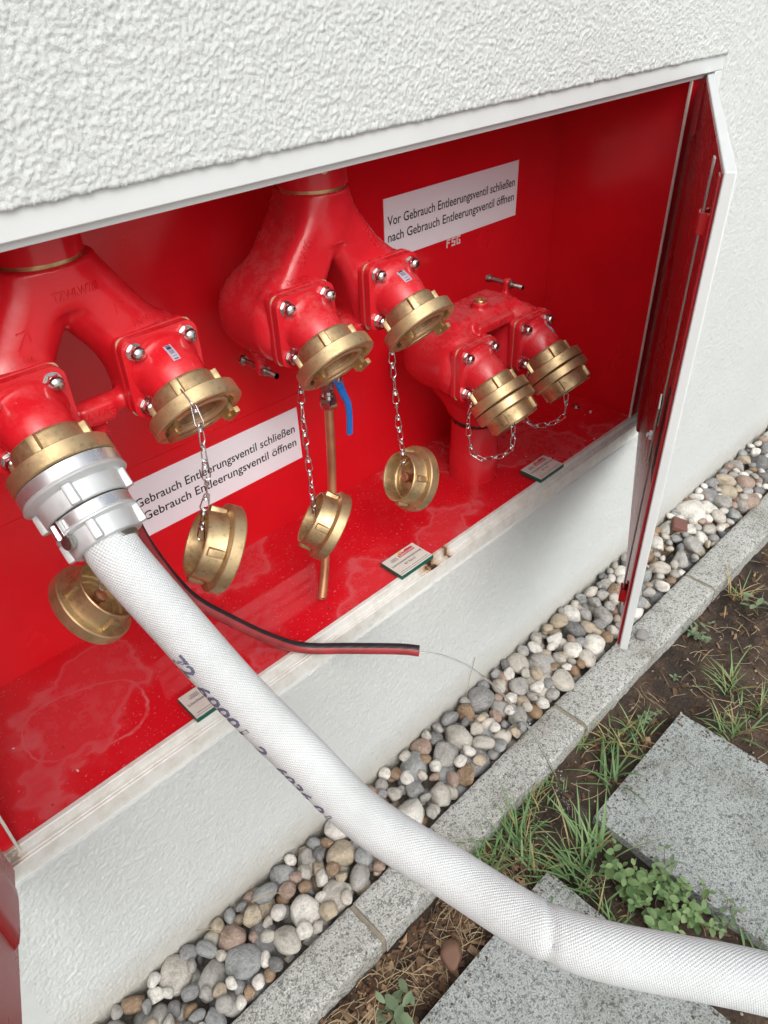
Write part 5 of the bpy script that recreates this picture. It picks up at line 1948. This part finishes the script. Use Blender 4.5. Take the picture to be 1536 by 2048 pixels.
tuft(0.690, -0.330, 26, 0.100, 0.0022, 'green tuft half hidden behind the upper edge of the hose', 0.020, 0.1, None, 21)
tuft(0.800, -0.335, 34, 0.125, 0.0024, 'leaning green tuft in front of the kerb next to the dense tuft', 0.022, 0.08, R(70), 22)
tuft(0.960, -0.300, 26, 0.060, 0.0017, 'low mossy grass along the kerb beside the puddle', 0.026, 0.25, None, 23)
tuft(1.260, -0.372, 24, 0.090, 0.0022, 'fresh green tuft at the upper corner of the upper slab', 0.018, 0.15, None, 24)
tuft(1.560, -0.480, 26, 0.110, 0.0024, 'bright green tuft in bare soil at the right margin', 0.016, 0.1, None, 25)
cr = MB()
for k in range(260):
    a, b_ = random.choice(((0.385, 0.787), (0.962, 1.364)))
    e = abs(random.gauss(0, 0.014)); side_ = random.randrange(3)
    x, y = (random.uniform(a, b_), -0.426 - e) if side_ == 0 else ((a + e, random.uniform(-0.82, -0.43)) if side_ == 1 else (b_ - e, random.uniform(-0.82, -0.43)))
    r = random.uniform(0.0008, 0.0030)
    cr.lathe([(-r * .5, 0), (-r * 0.3, r), (r * 0.3, r * 0.8), (r * 0.5, 0)], 6, Matrix.Translation((x, y, -0.0195 + r * 0.3)) @ Matrix.Rotation(random.uniform(0, 6), 4, 'Z') @ Matrix.Diagonal((1.4, 0.8, 1, 1)))
tag(cr.build('soil_crumbs', M['bark'], smooth=50), 'crumbs of soil spilt over the edges of the slabs', 'soil', kind='stuff')


def leaf_mesh(mat, ratio=0.62, fold=0.25, serr=0.0):
    """one leaf along +X, length 1"""
    n_ = 8
    vs, fs = [], []
    for i in range(n_ + 1):
        t = i / n_
        w = ratio * 0.5 * math.sin(math.pi * min(1, t * 0.94 + 0.03)) ** 0.75 * (1 + (serr if i % 2 else -serr))
        droop = -0.18 * t * t
        vs += [V((t, w, fold * w + droop)), V((t, 0, droop)), V((t, -w, fold * w + droop))]
    for i in range(n_):
        k = i * 3
        fs += [(k, k + 1, k + 4, k + 3), (k + 1, k + 2, k + 5, k + 4)]
    mb = MB(); mb.add(vs, fs)
    return mb.mesh('leaf', mat, 180)


LEAVES = [leaf_mesh(M['leaf'], 0.72, 0.22, 0.05), leaf_mesh(M['leaf'], 0.60, 0.35, 0.04)]
LEAVES2 = [leaf_mesh(M['leaf2'], 0.55, 0.25, 0.06), leaf_mesh(M['leaf2'], 0.42, 0.3, 0.08)]


def weed(x, y, nstem, h, lsize, label, meshes, spread=0.5, pairs=4, seed=0, slab=False):
    random.seed(1700 + seed)
    z = -0.02 if slab else sh(x, y)
    root = thing('weed', (x, y, z), label, 'weed', 'small broad-leaved weeds')
    sm = MB()
    todo = []
    for s_ in range(nstem):
        az = random.uniform(0, 6.28); ln = random.uniform(0.1, spread)
        hh = h * random.uniform(0.55, 1.1)
        pts = []
        p_ = V((x + random.gauss(0, 0.006), y + random.gauss(0, 0.006), z - 0.003)); th = ln
        for i in range(pairs * 2 + 1):
            pts.append(p_.copy())
            p_ = p_ + V((math.cos(az) * math.sin(th), math.sin(az) * math.sin(th), math.cos(th))) * (hh / (pairs * 2))
            th += 0.04
        sm.tube(pts, [0.0011 * (1 - 0.6 * i / len(pts)) for i in range(len(pts))], 5)
        for i in range(2, len(pts), 2):
            la = random.uniform(0, 6.28) if i == 2 else la + math.pi / 2 + random.uniform(-0.3, 0.3)
            for sd_ in (0, math.pi):
                if random.random() < 0.1: continue
                todo.append((pts[i], la + sd_, lsize * random.uniform(0.75, 1.15) * (0.62 if i >= len(pts) - 2 else 1.0)))
    sm.build('stem', M['stem'], root, smooth=60)
    for q, a, L in todo:
        m_ = Matrix.Translation(q) @ Matrix.Rotation(a, 4, 'Z') @ Matrix.Rotation(random.uniform(-0.55, 0.1), 4, 'Y') @ Matrix.Rotation(random.gauss(0, 0.3), 4, 'X') @ Matrix.Diagonal((L, L, L, 1))
        inst('leaf', random.choice(meshes), root, m_)


weed(0.895, -0.515, 4, 0.085, 0.024, 'round-leaved weed at the left end of the green patch in the slab joint', LEAVES, 0.55, 3, 1)
weed(0.885, -0.575, 10, 0.090, 0.024, 'lush light green weed in the middle of the slab joint', LEAVES, 0.6, 4, 2)
weed(0.870, -0.640, 10, 0.080, 0.023, 'lush weed in the slab joint nearest the hose', LEAVES, 0.65, 4, 3)
weed(0.930, -0.625, 9, 0.090, 0.022, 'weed leaning over the edge of the upper slab', LEAVES, 0.6, 4, 4)
weed(0.925, -0.690, 9, 0.078, 0.022, 'weed at the near end of the green patch', LEAVES, 0.6, 4, 5)
weed(0.955, -0.745, 4, 0.060, 0.022, 'small weed close to the right margin by the hose', LEAVES2, 0.6, 3, 6)
weed(0.965, -0.600, 2, 0.150, 0.026, 'tall thin weed standing above the upper slab', LEAVES2, 0.3, 4, 7)
weed(1.665, -0.325, 6, 0.065, 0.022, 'grey-green weed at the kerb below the open right door', LEAVES2, 0.7, 3, 8)
weed(1.300, -0.360, 3, 0.050, 0.018, 'small grey-green seedling by the dried tuft', LEAVES2, 0.6, 3, 9)
weed(1.880, -0.415, 3, 0.070, 0.040, 'large-leaved weed at the right margin', LEAVES2, 0.7, 2, 10)
weed(0.372, -0.368, 4, 0.050, 0.045, 'narrow-leaved rosette at the bottom edge by the lower slab', LEAVES2, 0.9, 2, 11)
weed(1.480, -0.345, 2, 0.030, 0.016, 'tiny seedling in bare soil below the kerb', LEAVES2, 0.6, 2, 12)
# dry stalk leaning on the wall among the pebbles
stl = thing('dry_stalk', (0.985, -0.02, 0.0), 'thin dry stalk standing against the plaster wall', 'stalk')
s_ = MB(); s_.tube(catmull([(0.985, -0.020, 0.0), (1.005, -0.014, 0.07), (1.030, -0.010, 0.14)], 6), 0.0008, 5)
s_.build('stalk', M['straw'], stl)
for i, (x, y, a, L, lab) in enumerate(((0.22, -0.07, 1.9, 0.13, 'pale dry straw lying over the pebbles at the lower left'), (0.36, -0.09, 2.2, 0.12, 'dry straw between pale pebbles near the wall'), (1.72, -0.09, 0.4, 0.14, 'straw stalk lying on the pebbles behind the right door'), (2.02, -0.10, 2.6, 0.15, 'straw stalk crossing the brick shard'))):
    s_ = MB(); s_.tube(catmull([(x, y, 0.02), (x + 0.5 * L * math.cos(a), y + 0.5 * L * math.sin(a) * 0.5, 0.040), (x + L * math.cos(a), y + L * math.sin(a) * 0.5, 0.022)], 6), 0.0011, 5)
    tag(s_.build('straw', M['straw'], smooth=60, origin=(x, y, 0.02)), lab, 'straw')
